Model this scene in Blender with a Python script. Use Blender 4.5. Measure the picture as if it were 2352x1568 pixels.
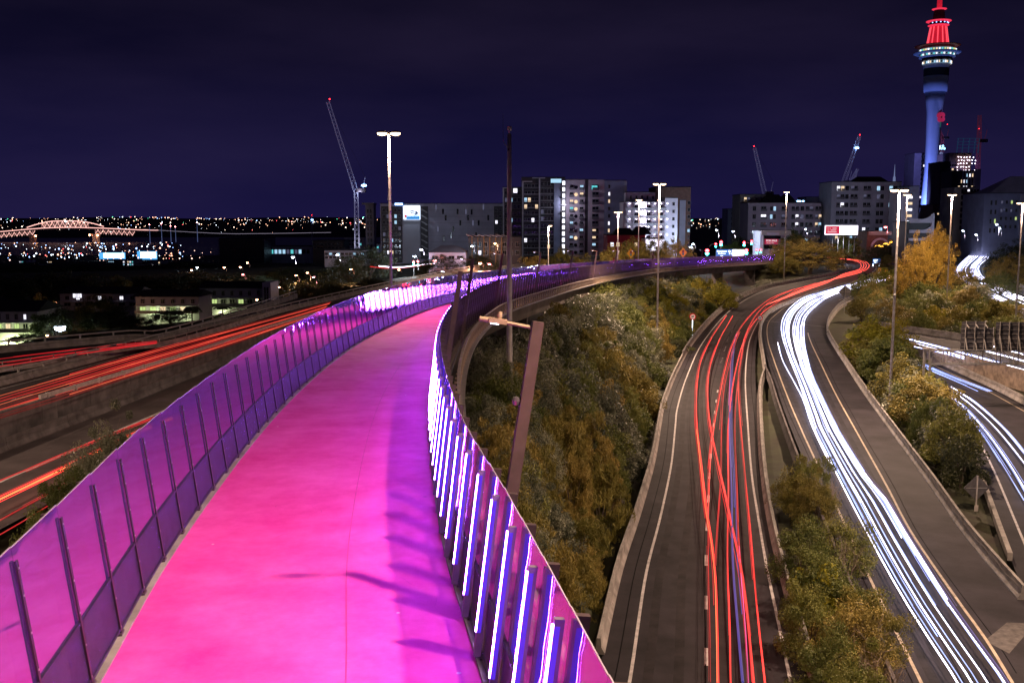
import bpy, bmesh, math, random
import numpy as np
from mathutils import Vector, Matrix
R = math.radians
rng = np.random.default_rng(7); random.seed(7)
for o in list(bpy.data.objects): bpy.data.objects.remove(o)
SC = bpy.context.scene
COL = SC.collection

# ------------------------------------------------------------------ camera
# z = 0 is the height of the camera on the overbridge, the sea lies at -65; +Y looks along the path
FPX, CX, CY, HOR = 2300.0, 1176.0, 784.0, 507.0
PITCH = math.atan((CY-HOR)/FPX)
cam_d = bpy.data.cameras.new('camera'); cam = bpy.data.objects.new('camera', cam_d); COL.objects.link(cam)
cam_d.sensor_width = 36; cam_d.lens = 36*FPX/2352; cam_d.clip_start = 0.3; cam_d.clip_end = 30000
cam.location = (0, 0, 0); cam.rotation_euler = (R(90)-PITCH, 0, 0)
SC.camera = cam
SC.view_settings.view_transform = 'Standard'; SC.view_settings.look = 'None'
SC.view_settings.gamma = 1; SC.view_settings.exposure = 0.0; SC.view_settings.use_curve_mapping = False

# ------------------------------------------------------------------ night sky
W = bpy.data.worlds.new('World'); SC.world = W; W.use_nodes = True
nt = W.node_tree; N = nt.nodes; L = nt.links
bg = N['Background']
tc = N.new('ShaderNodeTexCoord'); sx = N.new('ShaderNodeSeparateXYZ'); L.new(tc.outputs['Generated'], sx.inputs[0])
ramp = N.new('ShaderNodeValToRGB'); L.new(sx.outputs['Z'], ramp.inputs[0])
cr = ramp.color_ramp
cr.elements[0].position = 0.0; cr.elements[0].color = (0.0095, 0.0073, 0.046, 1)
cr.elements[1].position = 1.0; cr.elements[1].color = (0.0014, 0.0014, 0.0040, 1)
e = cr.elements.new(0.07); e.color = (0.0066, 0.0055, 0.034, 1)
e = cr.elements.new(0.15); e.color = (0.0046, 0.0036, 0.018, 1)
e = cr.elements.new(0.27); e.color = (0.0021, 0.0019, 0.0058, 1)
mp = N.new('ShaderNodeMapping'); mp.inputs['Scale'].default_value = (1.6, 1.6, 6.5); L.new(tc.outputs['Generated'], mp.inputs[0])
nz = N.new('ShaderNodeTexNoise'); nz.inputs['Scale'].default_value = 1.5; nz.inputs['Detail'].default_value = 6; nz.inputs['Roughness'].default_value = 0.5
L.new(mp.outputs[0], nz.inputs['Vector'])
cr2 = N.new('ShaderNodeValToRGB'); L.new(nz.outputs['Fac'], cr2.inputs[0])
cr2.color_ramp.elements[0].position = 0.40; cr2.color_ramp.elements[0].color = (0, 0, 0, 1)
cr2.color_ramp.elements[1].position = 0.78; cr2.color_ramp.elements[1].color = (0.0095, 0.0062, 0.0150, 1)
mx = N.new('ShaderNodeMix'); mx.data_type = 'RGBA'; mx.blend_type = 'ADD'; mx.inputs[0].default_value = 1
L.new(ramp.outputs[0], mx.inputs[6]); L.new(cr2.outputs[0], mx.inputs[7])
sky = N.new('ShaderNodeTexSky'); sky.sky_type = 'NISHITA'; sky.sun_disc = False; sky.sun_elevation = R(-4); sky.sun_rotation = R(200)
mx2 = N.new('ShaderNodeMix'); mx2.data_type = 'RGBA'; mx2.blend_type = 'ADD'; mx2.inputs[0].default_value = 0.004
L.new(mx.outputs[2], mx2.inputs[6]); L.new(sky.outputs[0], mx2.inputs[7])
L.new(mx2.outputs[2], bg.inputs['Color']); bg.inputs['Strength'].default_value = 1.0

# ------------------------------------------------------------------ helpers
_sp, _cp = math.sin(PITCH), math.cos(PITCH)
def ray(px, py):
    x = (px-CX)/FPX; v = (py-CY)/FPX
    return np.array([x, _cp-v*_sp, -(_sp+v*_cp)])
def P(px, py, z):
    """the point of the level z that is seen at this place of the photograph"""
    d = ray(px, py); return d*(z/d[2])
def D(px, py, Y):
    d = ray(px, py); return d*(Y/d[1])
def spline(pts, step):
    p = np.array(pts, float); n = len(p)
    q = np.vstack([2*p[0]-p[1], p, 2*p[-1]-p[-2]])
    out = []
    for i in range(1, n):
        a, b, c, d = q[i-1], q[i], q[i+1], q[i+2]
        for t in np.linspace(0, 1, 24, endpoint=False):
            out.append(0.5*((2*b)+(-a+c)*t+(2*a-5*b+4*c-d)*t*t+(-a+3*b-3*c+d)*t**3))
    out.append(p[-1]); out = np.array(out)
    s = np.concatenate([[0], np.cumsum(np.linalg.norm(np.diff(out, axis=0), axis=1))])
    m = max(2, int(round(s[-1]/step))+1)
    u = np.linspace(0, s[-1], m)
    return np.stack([np.interp(u, s, out[:, k]) for k in range(3)], 1)
def tang(p):
    t = np.gradient(p, axis=0); return t/np.linalg.norm(t, axis=1)[:, None]
def right(p):
    """unit vector to the right hand side in plan"""
    t = tang(p); n = np.stack([t[:, 1], -t[:, 0], 0*t[:, 0]], 1); return n/np.linalg.norm(n, axis=1)[:, None]
def off(p, d, dz=0.0):
    q = p+right(p)*np.asarray(d).reshape(-1, 1); q[:, 2] += dz; return q

def node(m, t, **k):
    n = m.node_tree.nodes.new(t)
    for a, b in k.items():
        if a in n.inputs: n.inputs[a].default_value = b
        else: setattr(n, a, b)
    return n
MATS = {}
def mat(name, c, rough=0.7, metal=0.0, var=0.25, scale=3.0, bump=0.0, bscale=30.0, emit=None, es=0.0, spec=0.5, c2=None, coord='Object', rnd=0.0, sample=True, stretch=None):
    if name in MATS: return MATS[name]
    m = bpy.data.materials.new(name); m.use_nodes = True; MATS[name] = m
    b = m.node_tree.nodes['Principled BSDF']; lk = m.node_tree.links
    b.inputs['Roughness'].default_value = rough; b.inputs['Metallic'].default_value = metal
    b.inputs['Specular IOR Level'].default_value = spec
    t = node(m, 'ShaderNodeTexCoord')
    src = t.outputs[coord]
    if stretch:
        mpp = node(m, 'ShaderNodeMapping'); mpp.inputs['Scale'].default_value = stretch; lk.new(src, mpp.inputs[0]); src = mpp.outputs[0]
    n = node(m, 'ShaderNodeTexNoise', Scale=scale, Detail=5.0, Roughness=0.6); lk.new(src, n.inputs['Vector'])
    r = node(m, 'ShaderNodeValToRGB'); lk.new(n.outputs['Fac'], r.inputs[0])
    c = np.array(c[:3]); cb = np.array(c2[:3]) if c2 is not None else np.clip(c*(1+var), 0, 1)
    ca = c*(1-var)
    r.color_ramp.elements[0].position = 0.33; r.color_ramp.elements[0].color = (*ca, 1)
    r.color_ramp.elements[1].position = 0.67; r.color_ramp.elements[1].color = (*cb, 1)
    out = r.outputs[0]
    if rnd:
        oi = node(m, 'ShaderNodeObjectInfo'); mr = node(m, 'ShaderNodeMapRange'); lk.new(oi.outputs['Random'], mr.inputs[0])
        mr.inputs['To Min'].default_value = 1-rnd; mr.inputs['To Max'].default_value = 1+rnd
        h = node(m, 'ShaderNodeHueSaturation'); lk.new(out, h.inputs['Color']); lk.new(mr.outputs[0], h.inputs['Value']); out = h.outputs[0]
    lk.new(out, b.inputs['Base Color'])
    if bump:
        n2 = node(m, 'ShaderNodeTexNoise', Scale=bscale, Detail=4.0); lk.new(src, n2.inputs['Vector'])
        bp = node(m, 'ShaderNodeBump', Strength=bump, Distance=0.02); lk.new(n2.outputs['Fac'], bp.inputs['Height']); lk.new(bp.outputs[0], b.inputs['Normal'])
    if emit is not None:
        b.inputs['Emission Color'].default_value = (*emit[:3], 1); b.inputs['Emission Strength'].default_value = es
        if not sample: m.cycles.emission_sampling = 'NONE'
    return m
def glow(name, c, s, sample=False):
    return mat(name, (0.02, 0.02, 0.02), 0.5, emit=c, es=s, sample=sample)

class MB:
    def __init__(self): self.v = []; self.f = []; self.m = []; self.n = 0
    def add(self, vs, fs, mi=0):
        self.v.append(np.asarray(vs, float)); self.f += [tuple(i+self.n for i in f) for f in fs]; self.m += [mi]*len(fs); self.n += len(vs); return self
    def box(self, c, s, rz=0.0, mi=0, M=None):
        x, y, z = np.array(s)/2
        v = np.array([(-x,-y,-z),(x,-y,-z),(x,y,-z),(-x,y,-z),(-x,-y,z),(x,-y,z),(x,y,z),(-x,y,z)])
        if M is not None: v = v@np.array(M).T
        elif rz: cc, ss = math.cos(rz), math.sin(rz); v = v@np.array([[cc,-ss,0],[ss,cc,0],[0,0,1]]).T
        return self.add(v+np.array(c), [(0,3,2,1),(4,5,6,7),(0,1,5,4),(1,2,6,5),(2,3,7,6),(3,0,4,7)], mi)
    def bar(self, a, b, w, h=None, mi=0):
        a = np.array(a, float); b = np.array(b, float); d = b-a; l = np.linalg.norm(d); d = d/l
        up = np.array([0,0,1.0]) if abs(d[2]) < 0.95 else np.array([0,1.0,0])
        s = np.cross(d, up); s /= np.linalg.norm(s); u = np.cross(s, d)
        return self.box((a+b)/2, (w, l, h or w), M=np.stack([s, d, u], 1), mi=mi)
    def tube(self, pts, r, n=6, mi=0, cap=True):
        p = np.array(pts, float); r = np.broadcast_to(np.asarray(r, float), (len(p),)); t = tang(p)
        ref = np.array([0,0,1.0]) if abs(t[:, 2]).mean() < 0.8 else np.array([1.0,0,0])
        s = np.cross(t, ref); s /= np.linalg.norm(s, axis=1)[:, None]; u = np.cross(s, t)
        a = np.linspace(0, 2*np.pi, n, endpoint=False)
        v = (p[:, None]+r[:, None, None]*(np.cos(a)[None, :, None]*s[:, None]+np.sin(a)[None, :, None]*u[:, None])).reshape(-1, 3)
        f = [(i*n+j, i*n+(j+1)%n, (i+1)*n+(j+1)%n, (i+1)*n+j) for i in range(len(p)-1) for j in range(n)]
        if cap: f += [tuple(range(n-1, -1, -1)), tuple((len(p)-1)*n+j for j in range(n))]
        return self.add(v, f, mi)
    def lathe(self, prof, n=16, c=(0,0,0), mi=0):
        a = np.linspace(0, 2*np.pi, n, endpoint=False)
        v = np.array([(r*math.cos(k)+c[0], r*math.sin(k)+c[1], z+c[2]) for r, z in prof for k in a])
        f = [(i*n+j, i*n+(j+1)%n, (i+1)*n+(j+1)%n, (i+1)*n+j) for i in range(len(prof)-1) for j in range(n)]
        f += [tuple(range(n-1, -1, -1)), tuple((len(prof)-1)*n+j for j in range(n))]
        return self.add(v, f, mi)
    def strip(self, a, b, mi=0):
        n = len(a); v = np.vstack([a, b]); return self.add(v, [(i, n+i, n+i+1, i+1) for i in range(n-1)], mi)
    def sweep(self, path, prof, mi=0, cap=True):
        """prof: (offset to the right, height) corners, closed"""
        r = right(path); k = len(prof); n = len(path)
        v = np.concatenate([path[:, None]+r[:, None]*np.array([q[0] for q in prof])[None, :, None]+np.array([(0,0,q[1]) for q in prof])[None]], 0).reshape(-1, 3)
        f = [(i*k+j, i*k+(j+1)%k, (i+1)*k+(j+1)%k, (i+1)*k+j) for i in range(n-1) for j in range(k)]
        if cap: f += [tuple(range(k-1, -1, -1)), tuple((n-1)*k+j for j in range(k))]
        return self.add(v, f, mi)
    def poly(self, pts, mi=0): return self.add(pts, [tuple(range(len(pts)))], mi)
    def mesh(self, name, mats, smooth=False):
        me = bpy.data.meshes.new(name); me.from_pydata(np.vstack(self.v).tolist(), [], self.f)
        for m in (mats if isinstance(mats, (list, tuple)) else [mats]): me.materials.append(m)
        if any(self.m): me.polygons.foreach_set('material_index', self.m)
        if smooth: me.polygons.foreach_set('use_smooth', [True]*len(me.polygons))
        bm = bmesh.new(); bm.from_mesh(me); bmesh.ops.recalc_face_normals(bm, faces=bm.faces); bm.to_mesh(me); bm.free()
        return me
    def obj(self, name, mats, parent=None, smooth=False):
        return link(name, self.mesh(name, mats, smooth), parent)
def link(name, data, parent=None, loc=None, rot=None, sc=None, M=None):
    o = bpy.data.objects.new(name, data); COL.objects.link(o)
    if parent is not None: o.parent = parent
    if M is not None: o.matrix_local = M
    if loc is not None: o.location = loc
    if rot is not None: o.rotation_euler = rot
    if sc is not None: o.scale = sc
    return o
def tag(o, label, cat, group=None):
    o['label'] = label; o['category'] = cat
    if group: o['group'] = group
    return o
def thing(name, label, cat, loc=(0,0,0), group=None, rz=0.0):
    o = bpy.data.objects.new(name, None); COL.objects.link(o); o.location = loc; o.rotation_euler = (0,0,rz); o.empty_display_size = 0.2
    return tag(o, label, cat, group)
def struct(o): o['kind'] = 'structure'; return o
def stuff(o): o['kind'] = 'stuff'; return o
def dup(root, loc, rz=0.0, sc=None, label=None, group=None, name=None):
    r = root.copy(); COL.objects.link(r); r.location = loc; r.rotation_euler = (0,0,rz)
    if sc is not None: r.scale = sc
    if label: r['label'] = label
    if group: r['group'] = group
    for ch in list(root.children):
        c = ch.copy(); COL.objects.link(c); c.parent = r
        for g in ch.children:
            d = g.copy(); COL.objects.link(d); d.parent = c
    return r
def lamp(name, kind, loc, power, color, size=0.3, parent=None, spot=None, rot=None):
    d = bpy.data.lights.new(name, kind); d.energy = power; d.color = color
    d.shadow_soft_size = size
    if kind == 'SPOT': d.spot_size = R(spot or 160); d.spot_blend = 0.6
    o = bpy.data.objects.new(name, d); COL.objects.link(o); o.location = loc
    if parent is not None: o.parent = parent
    if rot is not None: o.rotation_euler = rot
    return o
def frameM(pos, t, up_lean, n):
    """matrix with x along t, y along n, z leaning"""
    x = np.array(t); z = np.array(up_lean); z = z/np.linalg.norm(z); y = np.cross(z, x); y /= np.linalg.norm(y); x = np.cross(y, z)
    return Matrix(((x[0],y[0],z[0],pos[0]),(x[1],y[1],z[1],pos[1]),(x[2],y[2],z[2],pos[2]),(0,0,0,1)))
def text_mesh(txt, size, font_bold=False, extrude=0.01):
    c = bpy.data.curves.new('lettering', 'FONT'); c.body = txt; c.size = size; c.extrude = extrude; c.align_x = 'CENTER'; c.align_y = 'CENTER'
    if font_bold: c.offset = size*0.025
    o = bpy.data.objects.new('lettering', c); COL.objects.link(o)
    dg = bpy.context.evaluated_depsgraph_get(); me = bpy.data.meshes.new_from_object(o.evaluated_get(dg))
    bpy.data.objects.remove(o); bpy.data.curves.remove(c); me.name = 'lettering'; return me
def lettering(txt, size, m, parent, loc, rot=(R(90),0,0), bold=False, extrude=0.01):
    me = text_mesh(txt, size, bold, extrude); me.materials.clear(); me.materials.append(m)
    return link('lettering', me, parent, loc=loc, rot=rot)

# ------------------------------------------------------------------ materials
M_ASPH = mat('asphalt', (0.022, 0.0185, 0.0240), 0.78, spec=0.3, var=0.5, scale=0.35, bump=0.25, bscale=60)
M_PAINT = mat('road_paint', (0.46, 0.44, 0.44), 0.7, var=0.30, scale=2.5)
M_YPAINT = mat('cream_road_paint', (0.42, 0.34, 0.25), 0.7, var=0.30, scale=2.5)
M_CONC = mat('concrete', (0.27, 0.25, 0.235), 0.85, var=0.38, scale=0.9, bump=0.3, bscale=14)
M_CONCD = mat('stained_concrete', (0.115, 0.10, 0.105), 0.85, var=0.5, scale=0.6, bump=0.3, bscale=10)
M_STEEL = mat('galvanised_steel', (0.42, 0.40, 0.38), 0.45, metal=0.7, var=0.2, scale=4)
M_DSTEEL = mat('dark_bronze_steel', (0.085, 0.060, 0.066), 0.42, metal=0.35, var=0.2, scale=3)
M_BEAM = mat('rusty_cream_steel', (0.34, 0.26, 0.18), 0.6, metal=0.2, var=0.4, scale=3)
M_POLE = mat('pale_pole_paint', (0.48, 0.44, 0.42), 0.5, metal=0.2, var=0.2, scale=2)
M_EARTH = mat('bark_mulch_ground', (0.060, 0.042, 0.028), 0.95, var=0.5, scale=0.5, c2=(0.050, 0.060, 0.025), bump=0.5, bscale=4)
# ------------------------------------------------------------------ lines of the roads (seen places + level -> ground points)
def zprof(py, tab):
    a = sorted(tab); return float(np.interp(py, [q[0] for q in a], [q[1] for q in a]))
ZR1 = [(1568,-21),(790,-20.9),(731,-20.6),(701,-20.2),(677,-19.8),(660,-19.3),(648,-18.8),(634,-18.2),(620,-17.7),(606,-17.1),(594,-16.5),(586,-16.1)]
def lineR1(pts, dz=0.0, step=2.0): return spline([P(x, y, zprof(y, ZR1)+dz) for x, y in pts], step)
ZR2 = [(1568,-21),(744,-20.8),(700,-20.5),(670,-20.0),(631,-19.2)]
def lineR2(pts, dz=0.0, step=2.0): return spline([P(x, y, zprof(y, ZR2)+dz) for x, y in pts], step)
def lineZ(pts, z, step=2.0): return spline([P(x, y, z) for x, y in pts], step)
r1l = lineR1([(1420,1700),(1450,1542),(1484,1317),(1518,1182),(1542,1066),(1551,980),(1557,932),(1579,861),(1612,790),(1658,731),(1693,701),(1734,677),(1782,660),(1850,646),(1915,634),(1945,622),(1948,610),(1930,598),(1890,590)])
r1r = lineR1([(1842,1700),(1806,1516),(1780,1392),(1761,1302),(1742,1190),(1727,1092),(1718,980),(1712,874),(1717,805),(1726,770),(1745,734),(1769,709),(1800,694),(1880,670),(1960,647),(2003,626),(2012,611),(1992,597),(1935,587),(1880,582)])
r2l = lineR2([(2180,1700),(2115,1565),(2059,1452),(1985,1300),(1867,1044),(1841,987),(1808,909),(1778,828),(1763,778),(1764,744),(1780,724),(1818,697),(1880,672),(1960,651),(2045,633),(2110,620)])
r2r = lineR2([(2405,1700),(2324,1565),(2264,1467),(2197,1374),(2092,1220),(2032,1107),(1961,980),(1919,904),(1886,836),(1861,782),(1856,757),(1866,732),(1902,699),(1960,680),(2040,660),(2120,642)])
r3l = lineZ([(2420,1400),(2351,1242),(2280,1074),(2231,980),(2190,918),(2140,868),(2090,830),(2030,795)], -21)
r3r = lineZ([(2700,1200),(2500,1030),(2350,943),(2267,897),(2200,865),(2133,833),(2085,808),(2030,785)], -21)
r4l = lineZ([(2700,960),(2480,893),(2352,857),(2234,827),(2150,808),(2070,785),(2000,770)], -19.6)
r4r = lineZ([(2900,900),(2640,850),(2480,822),(2352,803),(2216,785),(2090,766),(2000,752)], -19.6)
r5l = lineZ([(2380,760),(2330,728),(2270,690),(2222,662),(2197,640),(2196,618),(2215,598),(2235,583)], -19.0)
r5r = lineZ([(2500,740),(2430,712),(2352,686),(2295,660),(2262,636),(2255,616),(2272,597),(2284,583)], -19.0)
l1l = spline([(-58,10,-15),(-52,45,-15)]+[P(x,y,-15) for x,y in [(0,894),(200,842),(413,785),(600,736),(732,701)]]+[(-19.5,255,-14.6),(0,325,-14.2),(34,400,-13.8),(75,460,-13.6)], 2.0)
l1r = spline([(-48,10,-15),(-43.5,45,-15)]+[P(x,y,-15) for x,y in [(0,957),(150,912),(400,834),(651,750)]]+[(-27,175,-15),(-11,250,-14.6),(9,318,-14.2),(43,392,-13.8),(84,450,-13.6)], 2.0)
l2l = spline([(-42.5,10,-17.2),(-40,40,-17.1),(-37,71,-16.8),(-34.6,90,-16.5),(-31,125,-16),(-26,165,-15.5),(-17,215,-15.2)], 2.0)
l2r = spline([(-33,10,-17.2),(-30.5,40,-17.1),(-28,71,-16.8),(-26,90,-16.5),(-23,125,-16),(-18.5,165,-15.5),(-10.5,215,-15.2)], 2.0)
l0l = spline([P(x,y,-14.5) for x,y in [(-300,842),(0,812),(150,798),(300,784),(420,772)]]+[(-40,190,-14.5)], 2.0)
l0r = spline([P(x,y,-14.5) for x,y in [(-300,884),(0,851),(150,826),(300,800),(420,781)]]+[(-37,185,-14.7)], 2.0)

# path centre line: plan position and level
PC = spline([(-0.4,-6,-6.0),(-1.1,0,-6.05),(-2.1,7,-6.15),(-3.0,13,-6.2),(-4.0,19.5,-6.3),(-5.1,30,-6.45),(-5.75,40,-6.6),(-6.0,51,-6.75),(-5.85,62,-6.95),(-5.0,76,-7.2),(-3.5,90,-7.55),(1.0,115,-8.2),(6.3,141,-8.85),(13.0,172,-9.8),(22.2,208,-10.9),(33.5,245,-11.9),(55,295,-13.2),(77,335,-14.1),(95,368,-14.9)], 0.5)
HW = 2.55                                        # half width of the pink surface
def path_at(Y): i = int(np.argmin(abs(PC[:, 1]-Y))); return PC[i]

# ------------------------------------------------------------------ terrain
ctl = []
def ctladd(a, dz, every=4):
    for q in a[::every]: ctl.append((q[0], q[1], q[2]+dz))
for a, b, dd in ((r1l, r1r, -.5), (r2l, r2r, -.5), (r3l, r3r, -.6), (r4l, r4r, -2.0), (r5l, r5r, -.5), (l1l, l1r, -3.0), (l2l, l2r, -.9), (l0l, l0r, -2.5)):
    ctladd(off(a, -1.5), dd); ctladd(off(b, 1.5), dd)
    ia = np.linspace(0, len(a)-1, 60).astype(int); ib = np.linspace(0, len(b)-1, 60).astype(int); ctladd((a[ia]+b[ib])/2, dd-0.2, 1)
ctladd(r1l, -0.7, 1); ctladd(off(r1l, -1.6), -0.7, 1); ctladd(off(r1l, 2.0), -0.9, 1); ctladd(off(r1r, -1.5), -0.9, 1)
for q in PC[::16]:
    ctl.append((q[0], q[1], q[2]-5.0-max(0, (q[1]-190)/65*6) if q[1] < 255 else -22.0 if q[1] < 352 else -17.0))
for Y_ in range(16, 236, 5):
    q_ = path_at(Y_); j_ = int(np.argmin(abs(r1l[:, 1]-max(Y_, 40)))); xr_ = r1l[j_, 0]-3.6; xl_ = q_[0]+3.2
    for f_ in (0.0, 0.25, 0.5, 0.75, 1.0): ctl.append((xl_+(xr_-xl_)*f_, Y_, (q_[2]-3.6)*(1-f_)+(-22.0)*f_))
ctl += [(-90,60,-22),(-120,100,-24),(-90,140,-24),(-70,190,-25),(-75,225,-26),(-140,200,-29),(-55,260,-26),(-110,300,-31),(-200,150,-30),(-220,300,-36),(-60,360,-27),(-95,170,-25),(-60,300,-27),(-20,420,-18),(30,480,-15),
        (100,430,-15.5),(150,430,-15.5),(100,520,-15),(180,520,-15),(260,600,-15),(-80,500,-25),(-200,500,-38),(300,420,-17),(220,330,-16),(110,250,-14.5),(140,300,-15),(95,200,-17),(160,200,-13),(250,250,-10),(75,165,-19),(180,120,-15),(120,90,-18),(60,60,-20.5)]
CT = np.array(ctl)
def ground(x, y):
    x = np.atleast_1d(np.asarray(x, float)); y = np.atleast_1d(np.asarray(y, float)); z = np.empty(len(x))
    for i in range(0, len(x), 4000):
        d2 = (x[i:i+4000, None]-CT[None, :, 0])**2+(y[i:i+4000, None]-CT[None, :, 1])**2+0.5
        w = d2**-2.0; z[i:i+4000] = (w*CT[None, :, 2]).sum(1)/w.sum(1)
    far = np.clip((y-520)/1500, 0, 1)
    shore = -22-46*far**0.9
    k = np.clip((y-430)/120, 0, 1)*np.clip((200-x)/250, 0, 1)
    z = z*(1-k)+np.minimum(z, shore)*k
    return z
def gz(x, y): return float(ground(x, y)[0])
xs = np.concatenate([np.linspace(-3200, -260, 22), np.arange(-250, 260, 3.5), np.linspace(275, 3200, 24)])
ys = np.concatenate([np.linspace(-900, -40, 8), np.arange(-30, 470, 3.5), np.linspace(480, 2450, 46)])
gx, gy = np.meshgrid(xs, ys); zz = ground(gx.ravel(), gy.ravel())
zz = np.where(gy.ravel() < -35, np.maximum(zz, -24), zz)
nx, ny = len(xs), len(ys)
mb = MB(); mb.add(np.stack([gx.ravel(), gy.ravel(), zz], 1), [(j*nx+i, j*nx+i+1, (j+1)*nx+i+1, (j+1)*nx+i) for j in range(ny-1) for i in range(nx-1)])
struct(mb.obj('ground', M_EARTH, smooth=True))

# ------------------------------------------------------------------ roads
def resample(a, n):
    s = np.concatenate([[0], np.cumsum(np.linalg.norm(np.diff(a, axis=0), axis=1))]); u = np.linspace(0, s[-1], n)
    return np.stack([np.interp(u, s, a[:, k]) for k in range(3)], 1)
M_ASPHL = mat('worn_grey_asphalt', (0.062, 0.051, 0.054), 0.75, var=0.35, scale=0.4, bump=0.25, bscale=60)
def road(name, a, b, wl, wr, dz=0.0, mt=None):
    n = max(len(a), len(b)); a = resample(off(a, -wl, dz), n); b = resample(off(b, wr, dz), n)
    cols = [a+(b-a)*t for t in np.linspace(0, 1, 5)]; m = MB()
    for p, q in zip(cols[:-1], cols[1:]): m.strip(p, q)
    return struct(m.obj(name, mt or M_ASPH))
def paint(name, p, w, parent, m=M_PAINT, dz=0.012):
    return MB().strip(off(p, -w/2, dz), off(p, w/2, dz)).obj(name, m, parent)
def dashes(p, w, on, gap, parent, start=0, end=None, dz=0.012):
    p = resample(p, max(2, int(np.linalg.norm(np.diff(p, axis=0), axis=1).sum()/0.5))); a, c = int(on*2), int((on+gap)*2)
    for i in range(start, (end or len(p))-a-1, c): MB().strip(off(p[i:i+a+1], -w/2, dz), off(p[i:i+a+1], w/2, dz)).obj('lane_dash', M_PAINT, parent)
R1 = road('road', r1l, r1r, 1.5, 1.3); paint('edge_line', r1l, 0.16, R1); paint('edge_line', r1r, 0.16, R1)
n_ = 130; mid1 = resample(r1l, n_)+(resample(r1r, n_)-resample(r1l, n_))*0.475
M_ASPHN = mat('newer_asphalt', (0.0185, 0.0155, 0.0200), 0.78, spec=0.3, var=0.5, scale=0.5, bump=0.25, bscale=60)
q1, q2 = resample(off(r1l, -1.4), 160), resample(off(r1r, 1.25), 160); k1 = q1[:, 1] < 136
MB().strip(q1[k1]+[0,0,0.005], q2[k1]+[0,0,0.005]).obj('resurfaced_section', M_ASPHN, R1)
dl = lineR1([(1621,1700),(1622,1568),(1622,1380),(1623,1225),(1628,1130),(1632,1050),(1640,970),(1646,915),(1652,875)])
dashes(dl, 0.18, 2.0, 5.0, R1)
for x, y in [(1656,832),(1663,806),(1670,784),(1680,763),(1690,745),(1702,731)]:
    for k in range(4):
        MB().box(P(x+k*1.3, y-k*3.2, zprof(y, ZR1)+0.03), (0.14, 0.14, 0.05)).obj('road_stud', M_PAINT, R1)
R2 = road('road', r2l, r2r, 1.0, 3.4, 0.004); paint('edge_line', r2l, 0.16, R2, M_YPAINT, 0.018); paint('edge_line', r2r, 0.16, R2, M_YPAINT, 0.018)
# expansion joint across both carriageways
j = [P(x, y, -20.9) for x, y in [(1682,729),(1745,736),(1770,740),(1895,752)]]
MB().strip(np.array(j)+[0,-0.1,0.16], np.array(j)+[0,0.1,0.16]).obj('expansion_joint', M_STEEL, R2)
M_TRACK = mat('polished_wheel_track', (0.0165, 0.0135, 0.0160), 0.78, var=0.6, scale=0.8, bump=0.2, bscale=60, spec=0.25)
M_SEAM = mat('tar_seam', (0.006, 0.005, 0.006), 0.85, spec=0.1)
for a_, b_, rd, us in ((r1l, r1r, R1, (.10,.30,.60,.82)), (r2l, r2r, R2, (.14,.34,.62,.84))):
    A_, B_ = resample(a_, 170), resample(b_, 170)
    for u_ in us:
        q_ = A_+(B_-A_)*(u_+0.012*np.sin(np.linspace(0, 19, 170)+u_*9)).reshape(-1, 1); MB().strip(off(q_, -0.24, 0.0085), off(q_, 0.24, 0.0085)).obj('wheel_track', M_TRACK, rd)
    for u_ in (0.47, -0.10, 1.10):
        q_ = A_+(B_-A_)*(u_+0.006*np.sin(np.linspace(0, 60, 170))).reshape(-1, 1); MB().strip(off(q_, -0.03, 0.0105), off(q_, 0.03, 0.0105)).obj('tar_seam', M_SEAM, rd)
for x_, y_, w_, l_ in [(1540,1240,1.3,3.2),(1700,1120,1.0,4.0),(1600,900,1.4,5.0),(1668,812,1.6,6.0),(2130,1190,1.6,4.5),(1925,880,1.3,5.0)]:
    c_ = P(x_, y_, -20.98); rd = R1 if x_ < 1760 else R2; MB().poly([c_+[-w_/2,-l_/2,0.012],c_+[w_/2,-l_/2,0.012],c_+[w_/2+0.2,l_/2,0.012],c_+[-w_/2+0.2,l_/2,0.012]]).obj('asphalt_patch', mat('patch_asphalt', (0.026, 0.022, 0.024), 0.85, var=0.4, scale=2), rd)
for x_, y_ in [(1790,1425),(1716,1010)]:
    c_ = P(x_+12, y_, -20.98); MB().box(c_+[0,0,0.02], (0.5,0.9,0.03)).obj('drain_grate', M_DSTEEL, R1)
R3 = road('road', r3l, r3r, 1.2, 1.2, 0.0); paint('edge_line', r3l, 0.16, R3); paint('edge_line', r3r, 0.16, R3, M_YPAINT)
R4 = road('road', r4l, r4r, 1.2, 1.2); paint('edge_line', r4l, 0.16, R4)
R5 = road('road', r5l, r5r, 1.2, 1.4); paint('edge_line', r5l, 0.2, R5); paint('edge_line', off(r5r, 0.3), 0.2, R5)
L1 = road('road', l1l, l1r, 1.2, 0.9, 0.0, M_ASPHL); paint('edge_line', l1l, 0.18, L1)
n_ = 200; md = resample(l1l, n_)+(resample(l1r, n_)-resample(l1l, n_))*0.55; dashes(md[10:120], 0.15, 3, 7, L1)
L2 = road('road', l2l, l2r, 0.6, 1.0, 0.0, M_ASPHL); l2w = off(l2l, 4.4); paint('edge_line', l2w, 0.3, L2)
L0 = road('road', l0l, l0r, 0.5, 0.5); paint('edge_line', off(l0r, -0.4), 0.18, L0)
g0 = [P(x, y, -20.985) for x, y in [(2287,1385),(2352,1330),(2600,1400),(2600,1700),(2380,1700),(2330,1568),(2262,1462)]]
GORE = struct(MB().poly(g0).obj('pavement', M_ASPH))
for c in ([(2338,1408),(2380,1428),(2318,1500),(2262,1470)],):
    MB().poly([P(x, y, -20.96) for x, y in c]).obj('chevron', mat('worn_paint', (0.085, 0.075, 0.072), 0.8, var=0.4, scale=3), GORE)

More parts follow.
